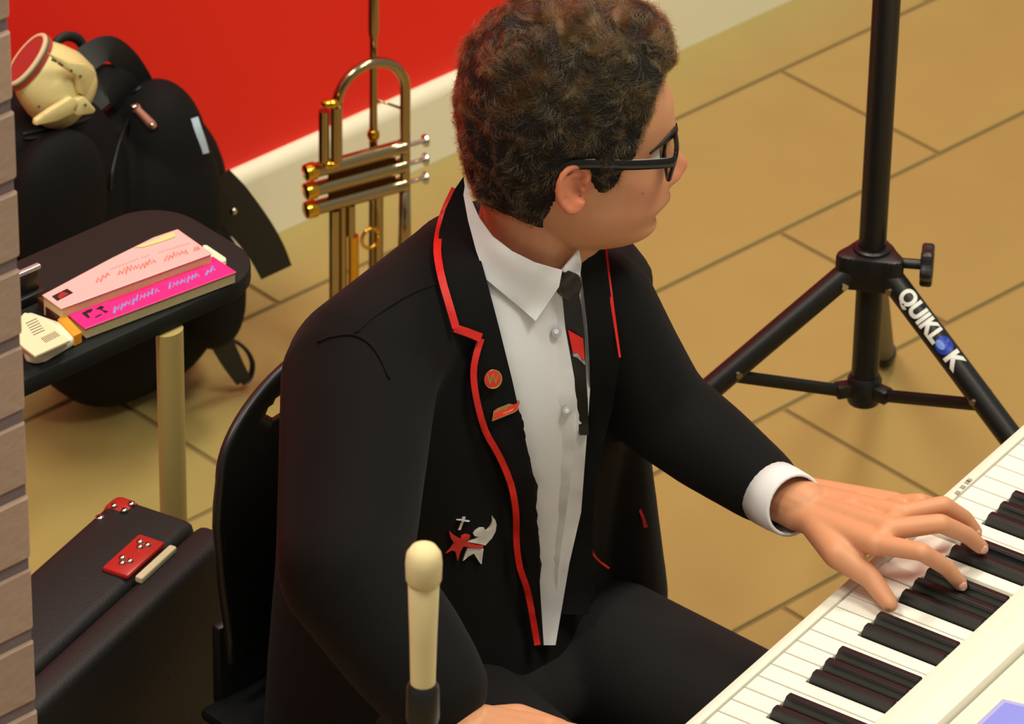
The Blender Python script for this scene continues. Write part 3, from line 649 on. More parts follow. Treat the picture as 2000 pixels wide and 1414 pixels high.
bm = bmesh.new(); tube(bm, rim, .006, 10); obj('backrest_rim', bm, M_plastic, ch, True)
bm = bmesh.new(); obox(bm, PB(0, 0, 0), L_, F_, Z, (-.19, .19), (-.17, .24), (.395, .41), .006, 2); obox(bm, PB(0, 0, 0), L_, F_, Z, (-.165, .165), (-.178, -.165), (.40, .50), .004); obj('seat', bm, M_plastic, ch, auto=40)
for sl in (-1, 1):
    for sf in (-1, 1):
        bm = bmesh.new(); tube(bm, [PB(.15 * sl, .02 + .13 * sf, .396), PB(.185 * sl, .02 + .20 * sf, .004)], .0105, 12); obj('leg', bm, M_blackmetal, ch, True)
# ------------------------------------------------------------------ foreground microphone
mp = atd(828, 1066, 4.44)
mc = thing('microphone', 'cream microphone pointing up on a black stand in front of the blazer', 'microphone', V((mp.x, mp.y, 0)))
M_mic = mat('cream_mic', (.88, .80, .60), .5); q = V((mp.x, mp.y, 0)); zt = mp.z
bm = bmesh.new(); lathe(bm, q + Z * (zt - .036), Z, [(0, .0128), (.004, .0146), (.02, .0150), (.028, .0142), (.034, .0105), (.037, .005), (.038, .0005)], 24); obj('windscreen', bm, mat('cream_foam', (.88, .80, .60), .8, bump=(900, .6, .001)), mc, True)
bm = bmesh.new(); lathe(bm, q + Z * (zt - .15), Z, [(0, .0100), (.06, .0112), (.113, .0128), (.115, .0120)], 24); obj('mic_body', bm, M_mic, mc, auto=40)
bm = bmesh.new(); lathe(bm, q + Z * (zt - .19), Z, [(0, .009), (.02, .014), (.05, .0135), (.055, .011)], 20); lathe(bm, q + Z * .02, Z, [(0, .008), (zt - .21, .008)], 14); obj('mic_stand', bm, M_blackmetal, mc, auto=40)
bm = bmesh.new(); lathe(bm, q, Z, [(0, .12), (.012, .12), (.02, .1), (.025, .012)], 28); obj('stand_base', bm, M_blackmetal, mc, auto=40)
# ------------------------------------------------------------------ person
pr = thing('person', 'seated person with curly hair and glasses in red trimmed black blazer playing keyboard', 'person', PB(0, 0, 0))
HD = atd(1103, 291, 5.3); HYAW = R(9); HPIT = R(-3.0)
HM = Matrix.Translation(HD) @ Matrix.Rotation(HYAW, 4, 'Z') @ Matrix.Rotation(-HPIT, 4, 'Y')
def hl(x, y, z): return HM @ V((x, y, z))
def smooth_interp(z, xs, ys):
    xs, ys = np.array(xs, float), np.array(ys, float); zz = np.atleast_1d(z); out = np.zeros_like(zz, float)
    m = np.gradient(ys, xs)
    for i, q in enumerate(zz):
        k = int(np.clip(np.searchsorted(xs, q) - 1, 0, len(xs) - 2)); h = xs[k + 1] - xs[k]; t = np.clip((q - xs[k]) / h, 0, 1)
        out[i] = (1 + 2 * t) * (1 - t) ** 2 * ys[k] + t * (1 - t) ** 2 * h * m[k] + t * t * (3 - 2 * t) * ys[k + 1] + t * t * (t - 1) * h * m[k + 1]
    return out
zs_ = [-.112, -.108, -.100, -.09, -.08, -.07, -.06, -.05, -.04, -.03, -.02, 0, .012, .02, .035, .05, .06, .08, .10, .115, .125]
xf_ = [.042, .070, .086, .0915, .091, .092, .0985, .1035, .1035, .102, .1005, .0965, .095, .0975, .1020, .1010, .099, .088, .067, .040, .0]
xb_ = [.015, -.005, -.012, -.018, -.026, -.037, -.050, -.062, -.072, -.079, -.085, -.092, -.095, -.096, -.097, -.097, -.095, -.087, -.070, -.045, -.005]
w_ = [.012, .024, .036, .046, .0525, .057, .060, .0625, .0645, .066, .068, .070, .072, .073, .0745, .075, .074, .067, .053, .033, .002]
def head_surface(n_t, n_z, hairgrow=None):
    zz = np.concatenate([np.linspace(-.112, -.09, 12, endpoint=False), np.linspace(-.09, .09, n_z, endpoint=False), .09 + .035 * np.sin(np.linspace(0, math.pi / 2, 16))])
    f, b, w2 = smooth_interp(zz, zs_, xf_), smooth_interp(zz, zs_, xb_), smooth_interp(zz, zs_, w_)
    th = np.linspace(0, 2 * math.pi, n_t, endpoint=False); P = np.zeros((len(zz), n_t, 3))
    for i, z in enumerate(zz):
        x0 = (b[i] + f[i]) / 2 * .6 + .0; ex = 2 / 2.25
        c, s = np.cos(th), np.sin(th); cx, sy = np.sign(c) * np.abs(c) ** ex, np.sign(s) * np.abs(s) ** ex
        x = np.where(c > 0, x0 + (f[i] - x0) * cx, x0 + (x0 - b[i]) * cx); y = w2[i] * sy
        fr = np.clip((x - .02) / .05, 0, 1); fr = fr * fr * (3 - 2 * fr)       # how far forward: faces only
        g2 = lambda q, c0, s0: np.exp(-((q - c0) / s0) ** 2); ay = np.abs(y)
        d = np.zeros(n_t)
        nose = np.interp(z, [-.040, -.036, -.032, -.027, -.021, -.014, -.006, .002, .010, .018, .026], [0, .001, .006, .0145, .0215, .0215, .0165, .0115, .0065, .0025, 0])
        wn = np.interp(z, [-.036, -.028, -.016, 0, .02], [.016, .0165, .012, .0085, .008])
        d += nose * np.exp(-(ay / wn) ** 2.4)
        d += .006 * g2(ay, .0150, .006) * g2(z, -.027, .0075)                     # alae
        d -= .0125 * g2(ay, .032, .015) * g2(z, .010, .0125)                       # eye sockets
        d += .0035 * g2(ay, .026, .022) * g2(z, .031, .008)                        # brows
        d += .0035 * g2(ay, .044, .018) * g2(z, -.018, .016)                       # cheeks
        d += .0075 * g2(ay, 0, .018) * g2(z, -.0565, .0050)                        # upper lip
        d += .0090 * g2(ay, 0, .017) * g2(z, -.0665, .0050)                        # lower lip
        d -= .0040 * g2(ay, 0, .022) * g2(z, -.0615, .0018)                        # mouth line
        d -= .0030 * g2(ay, 0, .022) * g2(z, -.0755, .0050)
        d -= .0012 * g2(ay, 0, .004) * g2(z, -.046, .007)                          # philtrum
        d += .0050 * g2(ay, 0, .020) * g2(z, -.0900, .0100)                        # chin
        x = x + d * fr
        P[i] = np.stack([x, y, np.full(n_t, z if z > -.03 else -.03 + (z + .03) * .88)], 1)
    return zz, th, P
zz, th, HP = head_surface(150, 130)
bm = bmesh.new(); rows = [[bm.verts.new(hl(*p)) for p in r] for r in HP]; n = len(th)
for a_, b_ in zip(rows, rows[1:]):
    for k in range(n): bm.faces.new((a_[k], a_[(k + 1) % n], b_[(k + 1) % n], b_[k]))
bm.faces.new(rows[0][::-1]); bm.faces.new(rows[-1])
# ears
def ear(bm, sg):
    def E_(u, v, o=0): return hl(u * .9 - .003, sg * (.0715 - .30 * (u - .012) + o), v * .9 + .001)
    path = [(.012, .004), (.013, .016), (.006, .0265), (-.006, .028), (-.015, .020), (-.0185, .006), (-.0165, -.008), (-.010, -.019), (-.002, -.0255), (.006, -.023), (.009, -.014)]
    P = [E_(*q, .003) for q in spline(path, 4)]; tube(bm, P, [.0036 + (.0015 if i > len(P) * .72 else 0) for i in range(len(P))], 10)
    P = [E_(*q, .0005) for q in spline([(.004, .014), (-.004, .018), (-.009, .010), (-.009, -.004), (-.003, -.012), (.004, -.013)], 4)]; tube(bm, P, .003, 8)
    ell(bm, E_(.009, -.003, .001), (.0035, .004, .005)); ell(bm, E_(-.002, -.020, .001), (.008, .0045, .007))
    P = [(.006, .014), (-.004, .022), (-.013, .012), (-.015, -.002), (-.010, -.014), (.002, -.020), (.008, -.010)]
    prism(bm, [E_(u, v, -.004) for u, v in P], hl(0, sg * .004, 0) - hl(0, 0, 0))
    tube(bm, [E_(-.006, .004, -.014), E_(-.006, .004, -.001)], [.012, .010], 12)
for sg in (-1, 1): ear(bm, sg)
# neck, slim body inside the clothes
NB = T0 + V((.0, .0, -.01))
chain(bm, [hl(-.024, 0, .0), hl(-.026, 0, -.055), atd(1032, 470, 5.36), NB - Z * .05], [.050, .050, .052, .065], 24)
capsule(bm, hl(.015, 0, -.085), T0 + F_ * .035 + Z * .02, .036, .040, 18)       # throat
SR, SL = atd(702, 735, 5.27), atd(1172, 592, 5.42)
WL = atz(1572, 990, .752); EL = atd(1288, 798, 5.49); WLs = atd(1492, 950, 5.462)
ER = atd(672, 1110, 5.12); WR = atz(905, 1420, .76) 
chain(bm, [NB, PB(0, -.02, .75), PB(0, 0, .47)], [.07, .09, .10], 16)
for S_ in (SR, SL): capsule(bm, NB - Z * .07, S_, .04, .04, 12)
chain(bm, [SR, ER, WR], [.045, .036, .026]); chain(bm, [SL, EL, WLs, WL], [.042, .034, .027, .0265])
for sg in (-1, 1):
    hp = PB(.09 * sg, .02, .47); kn = PB(.13 * sg, .42, .47); an = PB(.13 * sg, .36, .09)
    chain(bm, [hp, kn, an], [.07, .05, .035])
# hands
def hand(bm, wrist, mcp, fingers, thumb):
    for i, m in enumerate(mcp): chain(bm, [wrist + (m - mcp[1]) * .55, m], [.0165, .0125])
    for a_, b_ in zip(mcp, mcp[1:]): capsule(bm, a_, b_, .0112, .0112); capsule(bm, (a_ + wrist) / 2 - Z * .004, (b_ + wrist) / 2 - Z * .004, .0135, .0185)
    for m, (p, d, t, r) in zip(mcp, fingers): chain(bm, [m, p, d, t], [r * 1.22, r * 1.05, r * .95, r * .82])
    chain(bm, [wrist + (thumb[0] - wrist) * .1] + thumb, [.0175, .0150, .0112, .0085])
mcpL = [atz(1712, 1062, .770), atz(1738, 1034, .776), atz(1752, 1006, .774), atz(1748, 985, .766)]   # index .. little
fgL = [(atz(1800, 1078, .780), atz(1848, 1108, .748), atz(1876, 1140, .7245), .0088), (atz(1836, 1022, .784), atz(1890, 1046, .750), atz(1916, 1068, .7310), .0093), (atz(1842, 986, .782), atz(1884, 1012, .752), atz(1905, 1038, .7335), .0088), (atz(1796, 978, .778), atz(1842, 992, .752), atz(1866, 1014, .7230), .0076)]
thL = [atz(1636, 1082, .752), atz(1700, 1128, .738), atz(1738, 1180, .7245)]
hand(bm, WL, mcpL, fgL, thL)
wr = WR; mirror = lambda k, g_, z: ko + K * k + G * g_ + Z * (z - KZ)
k0 = (wr - ko).dot(K); gg0 = (wr - ko).dot(G)
mcpR = [mirror(k0 + .03 - .021 * i, gg0 + .082 - .006 * abs(i - 1), .772 - .002 * i) for i in range(4)]
fgR = [(m + G * .032 + Z * .008, m + G * .055 - Z * .018, m + G * .064 - Z * .040, .0088) for m in mcpR]
thR = [mirror(k0 + .045, gg0 + .03, .755), mirror(k0 + .068, gg0 + .062, .742), mirror(k0 + .076, gg0 + .085, .728)]
hand(bm, wr, mcpR, fgR, thR)
me = remesh(bm, .0022, 5, .5)
HI = HM.inverted(); co = np.zeros(len(me.vertices) * 3); me.vertices.foreach_get('co', co); co = co.reshape(-1, 3)
M3 = np.array(HI); q = co @ M3[:3, :3].T + M3[:3, 3]; q[:, 2] = np.where(q[:, 2] > -.03, q[:, 2], -.03 + (q[:, 2] + .03) / .88)
base = np.array(lin((.83, .585, .43))[:3]); cola = np.tile(base, (len(q), 1))
def blend(mask, c): 
    global cola; cola = cola * (1 - mask[:, None]) + np.array(lin(c)[:3]) * mask[:, None]
g2 = lambda v, c, s: np.exp(-((v - c) / s) ** 2)
X, Y, Z_ = q[:, 0], q[:, 1], q[:, 2]; fr = (X > .05)
blend(.75 * g2(Z_, -.027, .016) * g2(Y, 0, .020) * (X > .094), (.83, .42, .34))
blend(.35 * g2(Z_, -.025, .028) * g2(np.abs(Y), .048, .02) * fr, (.82, .48, .36))
lip = np.maximum(g2(Z_, -.0570, .0038), g2(Z_, -.0665, .0045)) * (np.abs(Y) < .025) * (X > .078)
blend(.95 * np.clip(lip, 0, 1), (.72, .32, .29))
earm = (np.abs(Y) > .069) * (np.abs(X + .002) < .024) * (np.abs(Z_) < .033) * 1.0
blend(.55 * earm, (.84, .44, .33))
blend(.6 * (np.abs(Y) > .064) * g2(X, .001, .006) * g2(Z_, .002, .010), (.50, .24, .18))  # shade in the hollow of the ear, painted into the skin colour
blend(.35 * g2(Z_, -.095, .03) * (X > .0) * (X < .12) * (np.abs(Y) < .05), (.75, .54, .36))  # yellowish floor bounce under the jaw, put into the skin colour
mole = ((X - .068) ** 2 + (Z_ + .018) ** 2 < .0013 ** 2) * (Y < 0); blend(mole * .8, (.35, .2, .15))
ca = me.color_attributes.new('skin_tone_shading', 'FLOAT_COLOR', 'POINT'); ca.data.foreach_set('color', np.concatenate([cola, np.ones((len(q), 1))], 1).ravel())
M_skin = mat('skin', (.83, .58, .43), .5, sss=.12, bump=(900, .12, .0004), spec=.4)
nt = M_skin.node_tree; an_ = nt.nodes.new('ShaderNodeVertexColor'); an_.layer_name = 'skin_tone_shading'; nt.links.new(an_.outputs[0], nt.nodes['Principled BSDF'].inputs['Base Color'])
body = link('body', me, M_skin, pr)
M_nail = mat('fingernail', (.88, .66, .58), .3)
for (p, d, t, r) in fgL[:3]:
    ax = (t - d).normalized(); nn = (CAM - t).normalized(); nn = (nn - ax * nn.dot(ax)); nn.normalize(); rot = frame(ax, nn.cross(ax))
    bm = bmesh.new(); ell(bm, t + nn * r * .72 - ax * .001, (.0055, .0045, .0016), rot, n=8); obj('fingernail', bm, M_nail, body, True)
# ---- face details
M_eye = mat('eye_white', (.90, .87, .83), .2); M_iris = mat('brown_iris', (.2, .11, .05), .2)
M_hair_dark = mat('dark_brown_hair', (.13, .085, .055), .55)
bvh_head = bvh_of(me)
for sg in (-1, 1):
    c = hl(.0755, sg * .031, .010); bm = bmesh.new(); ell(bm, c, (.0115, .0115, .0115)); eo = obj('eye', bm, M_eye, body, True)
    bm = bmesh.new(); d = (hl(1, 0, 0) - hl(0, 0, 0)); ell(bm, c + d * .0092, (.0035, .0055, .0055), frame(d, Z.cross(d))); obj('iris', bm, M_iris, eo, True)
    pts = []
    for y, z in ((.012, .0285), (.022, .0325), (.034, .0350), (.046, .0335), (.056, .0265)):
        h, nn, i, dd = bvh_head.ray_cast(hl(.2, sg * y, z), hl(-1, 0, 0) - hl(0, 0, 0)); pts.append(h + nn * .0008)
    bm = bmesh.new(); P = [V(v) for v in spline(pts, 5)]; tube(bm, P, [max(.0018, .0052 * math.sin(math.pi * (.12 + .80 * i / (len(P) - 1)))) for i in range(len(P))], 8, nrm=hl(1, 0, 0) - hl(0, 0, 0), flat=.5); obj('eyebrow', bm, M_hair_dark, body, True)
    P = []
    for y, z in ((.020, .0085), (.027, .0145), (.036, .0145), (.043, .0085)): 
        h, nn, i, dd = bvh_head.ray_cast(hl(.2, sg * y, z), hl(-1, 0, 0) - hl(0, 0, 0)); P.append(h + nn * .001)
    bm = bmesh.new(); tube(bm, [V(v) for v in spline(P, 4)], .0014, 6); obj('eyelashes', bm, M_hair_dark, body, True)
# ---- glasses
M_frame = mat('black_acetate', (.035, .04, .05), .25)
gls = bpy.data.objects.new('glasses', None); COL.objects.link(gls); gls.location = hl(.1, 0, .02); gls.parent = pr; gls.matrix_parent_inverse = Matrix.Translation(-pr.location); gls['label'] = 'black rectangular framed glasses'
bpy.context.view_layer.update()
def gobj(name, bm, m, smooth=None):
    o = obj(name, bm, m, None, auto=40); o.parent = gls; o.matrix_parent_inverse = Matrix.Translation(-gls.location); return o
M_lens = mat('clear_lens', (.95, .97, .97), .02, trans=1.0); M_lens.node_tree.nodes['Principled BSDF'].inputs['IOR'].default_value = 1.15
gx = lambda y: .0995 - 1.2 * y * y
for sg in (-1, 1):
    ol = []
    for k in range(40):
        a = 2 * math.pi * k / 40; c_, s_ = math.cos(a), math.sin(a); y = .038 + .0285 * math.copysign(abs(c_) ** .45, c_); z = .0165 + .0175 * math.copysign(abs(s_) ** .45, s_); ol.append(hl(gx(y) - .003 * (z - .0165) / .0175 * -1 - .002, sg * y, z))
    bm = bmesh.new(); tube(bm, ol + [ol[0], ol[1]], .0030, 8, cap=False, nrm=hl(1, 0, 0) - hl(0, 0, 0), flat=.8); gobj('lens_rim', bm, M_frame)
    bm = bmesh.new(); prism(bm, ol, (hl(-1, 0, 0) - hl(0, 0, 0)) * .0012); gobj('lens', bm, M_lens)
    hx, hy = gx(.0665) - .003, .0685
    tmp = [hl(hx + .002, sg * hy, .0255), hl(hx - .004, sg * (hy + .0045), .0255), hl(.05, sg * .0775, .0265), hl(.012, sg * .0785, .0285), hl(-.012, sg * .0775, .026), hl(-.022, sg * .0745, .010)]
    bm = bmesh.new(); P = [V(v) for v in spline(tmp, 5)]; tube(bm, P, .0058, 10, nrm=hl(0, 1, 0) - hl(0, 0, 0), flat=.42); gobj('temple_arm', bm, M_frame)
bm = bmesh.new(); tube(bm, [hl(.1035, -.010, .022), hl(.1055, 0, .0245), hl(.1035, .010, .022)], .0026, 8); gobj('bridge', bm, M_frame)
# ---- hair
hz_ = [-.085, -.060, -.050, -.03, 0, .03, .05, .075, .09, .114, .135, .150, .158]
hf_ = [.092, .100, .106, .106, .106, .108, .106, .104, .102, .098, .085, .058, .0]
hb_ = [-.062, -.074, -.082, -.094, -.103, -.107, -.108, -.106, -.103, -.093, -.076, -.052, -.0]
hw_ = [.045, .052, .060, .069, .077, .083, .085, .085, .083, .077, .065, .045, .002]
HL_az = np.radians([0, 18, 32, 40, 48, 53, 58, 64, 70, 76, 82, 90, 98, 104, 117, 135, 155, 180])
HL_z = [.090, .091, .093, .080, .055, .034, -.004, -.010, -.008, .004, .018, .027, .022, .000, -.032, -.056, -.066, -.066]
def hairline(x, y): return np.interp(np.arctan2(abs(y), x), HL_az, HL_z)
nzh, nth = 120, 180
zz2 = np.concatenate([np.linspace(-.082, .114, 92, endpoint=False), .114 + .044 * np.sin(np.linspace(0, math.pi / 2, 30))])
f2, b2_, w2_ = (smooth_interp(zz2, hz_, a) for a in (hf_, hb_, hw_)); th2 = np.linspace(0, 2 * math.pi, nth, endpoint=False)
ph = rng.uniform(0, 6.28, (60, 3)); dr = rng.normal(0, 1, (60, 3)); dr /= np.linalg.norm(dr, axis=1)[:, None]; fq = rng.uniform(80, 230, 60)
def lump(p):
    v = np.sin(fq * (dr @ p) + ph[:, 0]); return float(np.abs(v[:30]).mean() - .6) * 2.2 + float(v[30:].mean()) * .8
HS = np.zeros((len(zz2), nth, 3)); msk = np.zeros((len(zz2), nth)); SC = np.zeros((len(zz2), nth, 3))
fS, bS, wS = (smooth_interp(np.minimum(zz2, .124), zs_, a) for a in (xf_, xb_, w_))
for i, z in enumerate(zz2):
    ex = 2 / 2.6; c, s = np.cos(th2), np.sin(th2); cx, sy = np.sign(c) * np.abs(c) ** ex, np.sign(s) * np.abs(s) ** ex
    x0 = (f2[i] + b2_[i]) / 2 * .6; x = np.where(c > 0, x0 + (f2[i] - x0) * cx, x0 + (x0 - b2_[i]) * cx); y = w2_[i] * sy
    # skull point in the same direction
    xs0 = (fS[i] + bS[i]) / 2 * .6; ex2 = 2 / 2.25; cx2, sy2 = np.sign(c) * np.abs(c) ** ex2, np.sign(s) * np.abs(s) ** ex2
    xs = np.where(c > 0, xs0 + (fS[i] - xs0) * cx2, xs0 + (xs0 - bS[i]) * cx2); ys = wS[i] * sy2
    for k in range(nth):
        hlz = hairline(x[k], y[k]); m = float(np.clip((z - hlz) / .022, -1, 1)); msk[i, k] = m
        SC[i, k] = (xs[k], ys[k], min(z, .124)); p = np.array((x[k], y[k], z))
        s_ = np.clip(m, 0, 1) ** .6
        thick = p - SC[i, k]
        if z < .114 and c[k] > 0: thick[0] = thick[0]
        HS[i, k] = SC[i, k] * (1 - s_) + p * s_ if m > 0 else SC[i, k] * (1 - .10 * min(1, -m * 1.5))
HIN = np.zeros_like(HS)
bm = bmesh.new(); rows = []
for i in range(len(zz2)):
    r = []
    for k in range(nth):
        p = HS[i, k]
        if msk[i, k] > 0:
            d = p - np.array((0, 0, .03)); d /= np.linalg.norm(d); p = p - d * (.0035 * min(1, msk[i, k] * 2)) + d * lump(p) * .0085 * min(1, msk[i, k])
        r.append(bm.verts.new(hl(*p)))
    rows.append(r)
for a_, b_ in zip(rows, rows[1:]):
    for k in range(nth): bm.faces.new((a_[k], a_[(k + 1) % nth], b_[(k + 1) % nth], b_[k]))
bm.faces.new(rows[0][::-1]); bm.faces.new(rows[-1])
hair = obj('hair', bm, mat('hair_mass', (.03, .021, .015), .9, bump=(350, .9, .004)), pr, True); hair['label'] = 'thick curly dark brown hair'
# strands: combed along a waving flow field over the hair surface
hvs = np.array([v.co for v in hair.data.vertices]); bvhh = BVHTree.FromPolygons([tuple(v) for v in hvs], [tuple(f.vertices) for f in hair.data.polygons])
HMi = np.array(HI); crown = np.array((-.055, -.012, .135))
nph = rng.uniform(0, 6.28, (3, 14)); ndr = rng.normal(0, 1, (3, 14, 3)); ndr /= np.linalg.norm(ndr, axis=2)[..., None]; nfq = rng.uniform(60, 210, (3, 14))
def fld(c, p): return float(np.sin(nfq[c] * (ndr[c] @ p) + nph[c]).sum()) / 2.6
strands = []; NST = 34000
quads = [(i, k) for i in range(len(zz2) - 1) for k in range(nth) if msk[i, k] > .03]
qa = np.array([np.linalg.norm(np.cross(HS[i, (k + 1) % nth] - HS[i, k], HS[i + 1, k] - HS[i, k])) for i, k in quads]); qa /= qa.sum()
for j in rng.choice(len(quads), NST, p=qa):
    i, k = quads[j]; u, v = rng.random(2); p = HS[i, k] + (HS[i, (k + 1) % nth] - HS[i, k]) * u + (HS[i + 1, k] - HS[i, k]) * v; m = min(1, msk[i, k])
    top = float(np.clip((p[2] - .045) / .06, 0, 1)); L0 = (.009 + .024 * top) * rng.uniform(.7, 1.25) * (.35 + .65 * m); st = L0 / 7; crl = fld(1, p) * (1.0 + 1.6 * top); tf = fld(2, p); ph0 = fld(0, p) * 1.25 + rng.normal(0, .16)
    lift0 = rng.normal(.0006, .0005); lift1 = .0012 + .0042 * top * max(0, tf) + rng.exponential(.0009); nn_ = p - np.array((0, 0, .03)); nn_ /= np.linalg.norm(nn_); pts = []
    for s_ in range(8):
        t = s_ / 7
        h, n_, i_, d_ = bvhh.find_nearest(HM @ V(p))
        hq = np.array(HI @ h); nl = np.array(HI.to_3x3() @ n_); nl = nl * .4 + nn_ * .6; nl /= np.linalg.norm(nl)
        pts.append(hq + nl * ((-.0030 * (1 - t) + lift0 * t + lift1 * t * t + .0016 * math.sin(5 * t + tf * 3) * t) + .0006))
        aw = hq - crown; aw[2] -= .01; aw -= nl * (aw @ nl); aw /= np.linalg.norm(aw) + 1e-6; sd_ = np.cross(nl, aw); a = ph0 + crl * t * 1.5
        p = hq + (aw * math.cos(a) + sd_ * math.sin(a)) * st
    strands.append(pts)
S_ = np.array(strands, dtype=np.float32); NS, NP = S_.shape[:2]; hm = np.array(HM); S_ = S_.reshape(-1, 3) @ hm[:3, :3].T + hm[:3, 3]
hc = bpy.data.hair_curves.new('hair_strands'); hc.add_curves([NP] * NS); hc.attributes['position'].data.foreach_set('vector', S_.astype(np.float32).ravel())
ra = hc.attributes.get('radius') or hc.attributes.new('radius', 'FLOAT', 'POINT'); ra.data.foreach_set('value', np.tile(np.linspace(.00015, .00006, NP), NS).astype(np.float32))
hmat = bpy.data.materials.new('hair_strand'); hmat.use_nodes = True; nt = hmat.node_tree; nt.nodes.remove(nt.nodes['Principled BSDF']); hb = nt.nodes.new('ShaderNodeBsdfHairPrincipled')
hb.parametrization = 'COLOR'; hb.inputs['Color'].default_value = lin((.25, .185, .09)); hb.inputs['Roughness'].default_value = .16; hb.inputs['Radial Roughness'].default_value = .3; hb.inputs['Random Roughness'].default_value = .2
nt.links.new(hb.outputs[0], nt.nodes['Material Output'].inputs[0]); hc.materials.append(hmat)
ho = bpy.data.objects.new('hair_strands', hc); COL.objects.link(ho); ho.parent = hair; ho.matrix_parent_inverse = hair.matrix_world.inverted(); ho['kind'] = 'stuff'
# ---- blazer
bm = bmesh.new()
lv = [(.40, .0, .20, .15), (.50, .0, .195, .145), (.60, .0, .190, .135), (.70, .01, .192, .132), (.78, .022, .198, .130), (.85, .035, .205, .122), (.90, .045, .205, .105), (.935, .052, .178, .090), (.96, .056, .125, .076), (.985, .058, .088, .070), (1.005, .056, .074, .064)]
rows = []
for z, f, wd, dp in lv:
    rows.append([bm.verts.new(PB(0, f, z) + L_ * (wd * math.copysign(abs(math.cos(a)) ** .8, math.cos(a))) + F_ * (dp * math.copysign(abs(math.sin(a)) ** .85, math.sin(a)))) for a in np.linspace(0, 2 * math.pi, 40, endpoint=False)])
for a_, b_ in zip(rows, rows[1:]):
    for k in range(40): bm.faces.new((a_[k], a_[(k + 1) % 40], b_[(k + 1) % 40], b_[k]))
bm.faces.new(rows[0]); bm.faces.new(rows[-1])
chain(bm, [SR + Z * .0, SR * .5 + ER * .5, ER, ER * .5 + WR * .5, WR - (WR - ER).normalized() * .05], [.076, .070, .064, .060, .054], 20)
capsule(bm, T0 + Z * .012 - F_ * .015 - L_ * .03, SR + Z * .01, .058, .07, 18); capsule(bm, T0 + Z * .0 - F_ * .015 + L_ * .03, SL + Z * .0, .052, .055, 18)
capsule(bm, PB(.135, .06, .76), PB(.165, .07, .50), .058, .064, 18)
WLs = atd(1492, 950, 5.462)
chain(bm, [SL, SL * .5 + EL * .5, EL, EL * .5 + WLs * .5, WLs], [.055, .052, .051, .047, .0385], 20)
capsule(bm, atd(1238, 655, 5.44), atd(1278, 672, 5.44), .024, .020, 10); capsule(bm, atd(1268, 718, 5.45), atd(1312, 722, 5.46), .024, .018, 10)
tm = remesh(bm, .006, 8, .5); blz = link('blazer', tm, M_cloth, pr); blz['label'] = 'black wool blazer edged with red satin'
bvt = bvh_of(tm)
bmn = bmesh.new(); chain(bmn, [hl(-.031, 0, -.057), atd(1014, 470, 5.36), NB - Z * .05], [.062, .066, .072], 24); capsule(bmn, hl(.015, 0, -.085), T0 + F_ * .035 + Z * .02, .036, .042, 18)
nm = remesh(bmn, .005, 3); bvn = bvh_of(tm, nm)
# sleeve cuff of the shirt
axw = (WL - EL).normalized()
bm = bmesh.new(); c0_ = atd(1504, 962, 5.452); c1_ = atd(1550, 986, 5.42); tube(bm, [c0_, c0_ + (c1_ - c0_) * .5, c1_, c1_ + (c1_ - c0_) * .04], [.034, .034, .033, .030], 28, cap=False)
sco = obj('shirt', bmesh.new(), M_shirt, pr) if False else None
# shirt front
NEAR_IN = [(905, 345), (908, 375), (920, 440), (950, 545), (975, 640), (1000, 740), (1020, 830), (1042, 930), (1050, 1050), (1055, 1150), (1062, 1260)]
SF = [(x - 14, y) for x, y in NEAR_IN[3:]] + [(1085, 1260), (1112, 1100), (1135, 1000), (1150, 800), (1160, 640), (1150, 530), (1108, 540), (1050, 535), (990, 510)]
shirt = drape('shirt', SF, bvn, .007, .002, M_shirt, pr, 16, 10, label='white cotton shirt')
cuff = obj('cuff', bm, M_shirt, shirt, auto=60); md = cuff.modifiers.new('t', 'SOLIDIFY'); md.thickness = .002
drape('placket', [(1080, 560), (1096, 560), (1104, 640), (1122, 740), (1126, 830), (1118, 910), (1106, 1000), (1092, 1100), (1082, 1255), (1062, 1255), (1074, 1100), (1084, 960), (1084, 850), (1072, 740), (1076, 640)], bvn, .0095, .002, M_shirt, shirt, 14, 8)
NC = [(912, 340), (920, 388), (936, 425), (962, 462), (1000, 492), (1045, 514), (1085, 526), (1098, 529), (1092, 560), (1046, 627), (1020, 604), (985, 575), (950, 546), (930, 490), (914, 430), (905, 380)]
drape('collar', NC, bvn, .013, .0035, M_shirt, shirt, 12, 9)
drape('collar', [(1098, 529), (1112, 512), (1131, 488), (1136, 515), (1133, 541), (1122, 534), (1108, 540)], bvn, .013, .003, M_shirt, shirt, 8, 4)
def disc(name, px, py, r, m, par, off, th_=.0016, sx=1.0):
    h, nn, i, d = bvn.ray_cast(CAM, ray(px, py)); v_ = (CAM - h).normalized(); nn = (nn + v_ * .6).normalized(); p = h + v_ * off; x, y = perp(nn); bm = bmesh.new()
    prism(bm, [p + x * r * math.cos(a) + y * r * math.sin(a) for a in np.linspace(0, 2 * math.pi, 28, endpoint=False)], nn * th_, th_ * .3); return obj(name, bm, m, par, auto=40), p, nn, th_
M_btn = mat('grey_pearl_button', (.70, .71, .73), .5)
for x, y in ((1086, 648), (1107, 803)):
    disc('shirt_button', x, y, .0055, M_btn, shirt, .013); disc('button_eye', x, y, .0026, M_shirt, shirt, .0151, .0006)
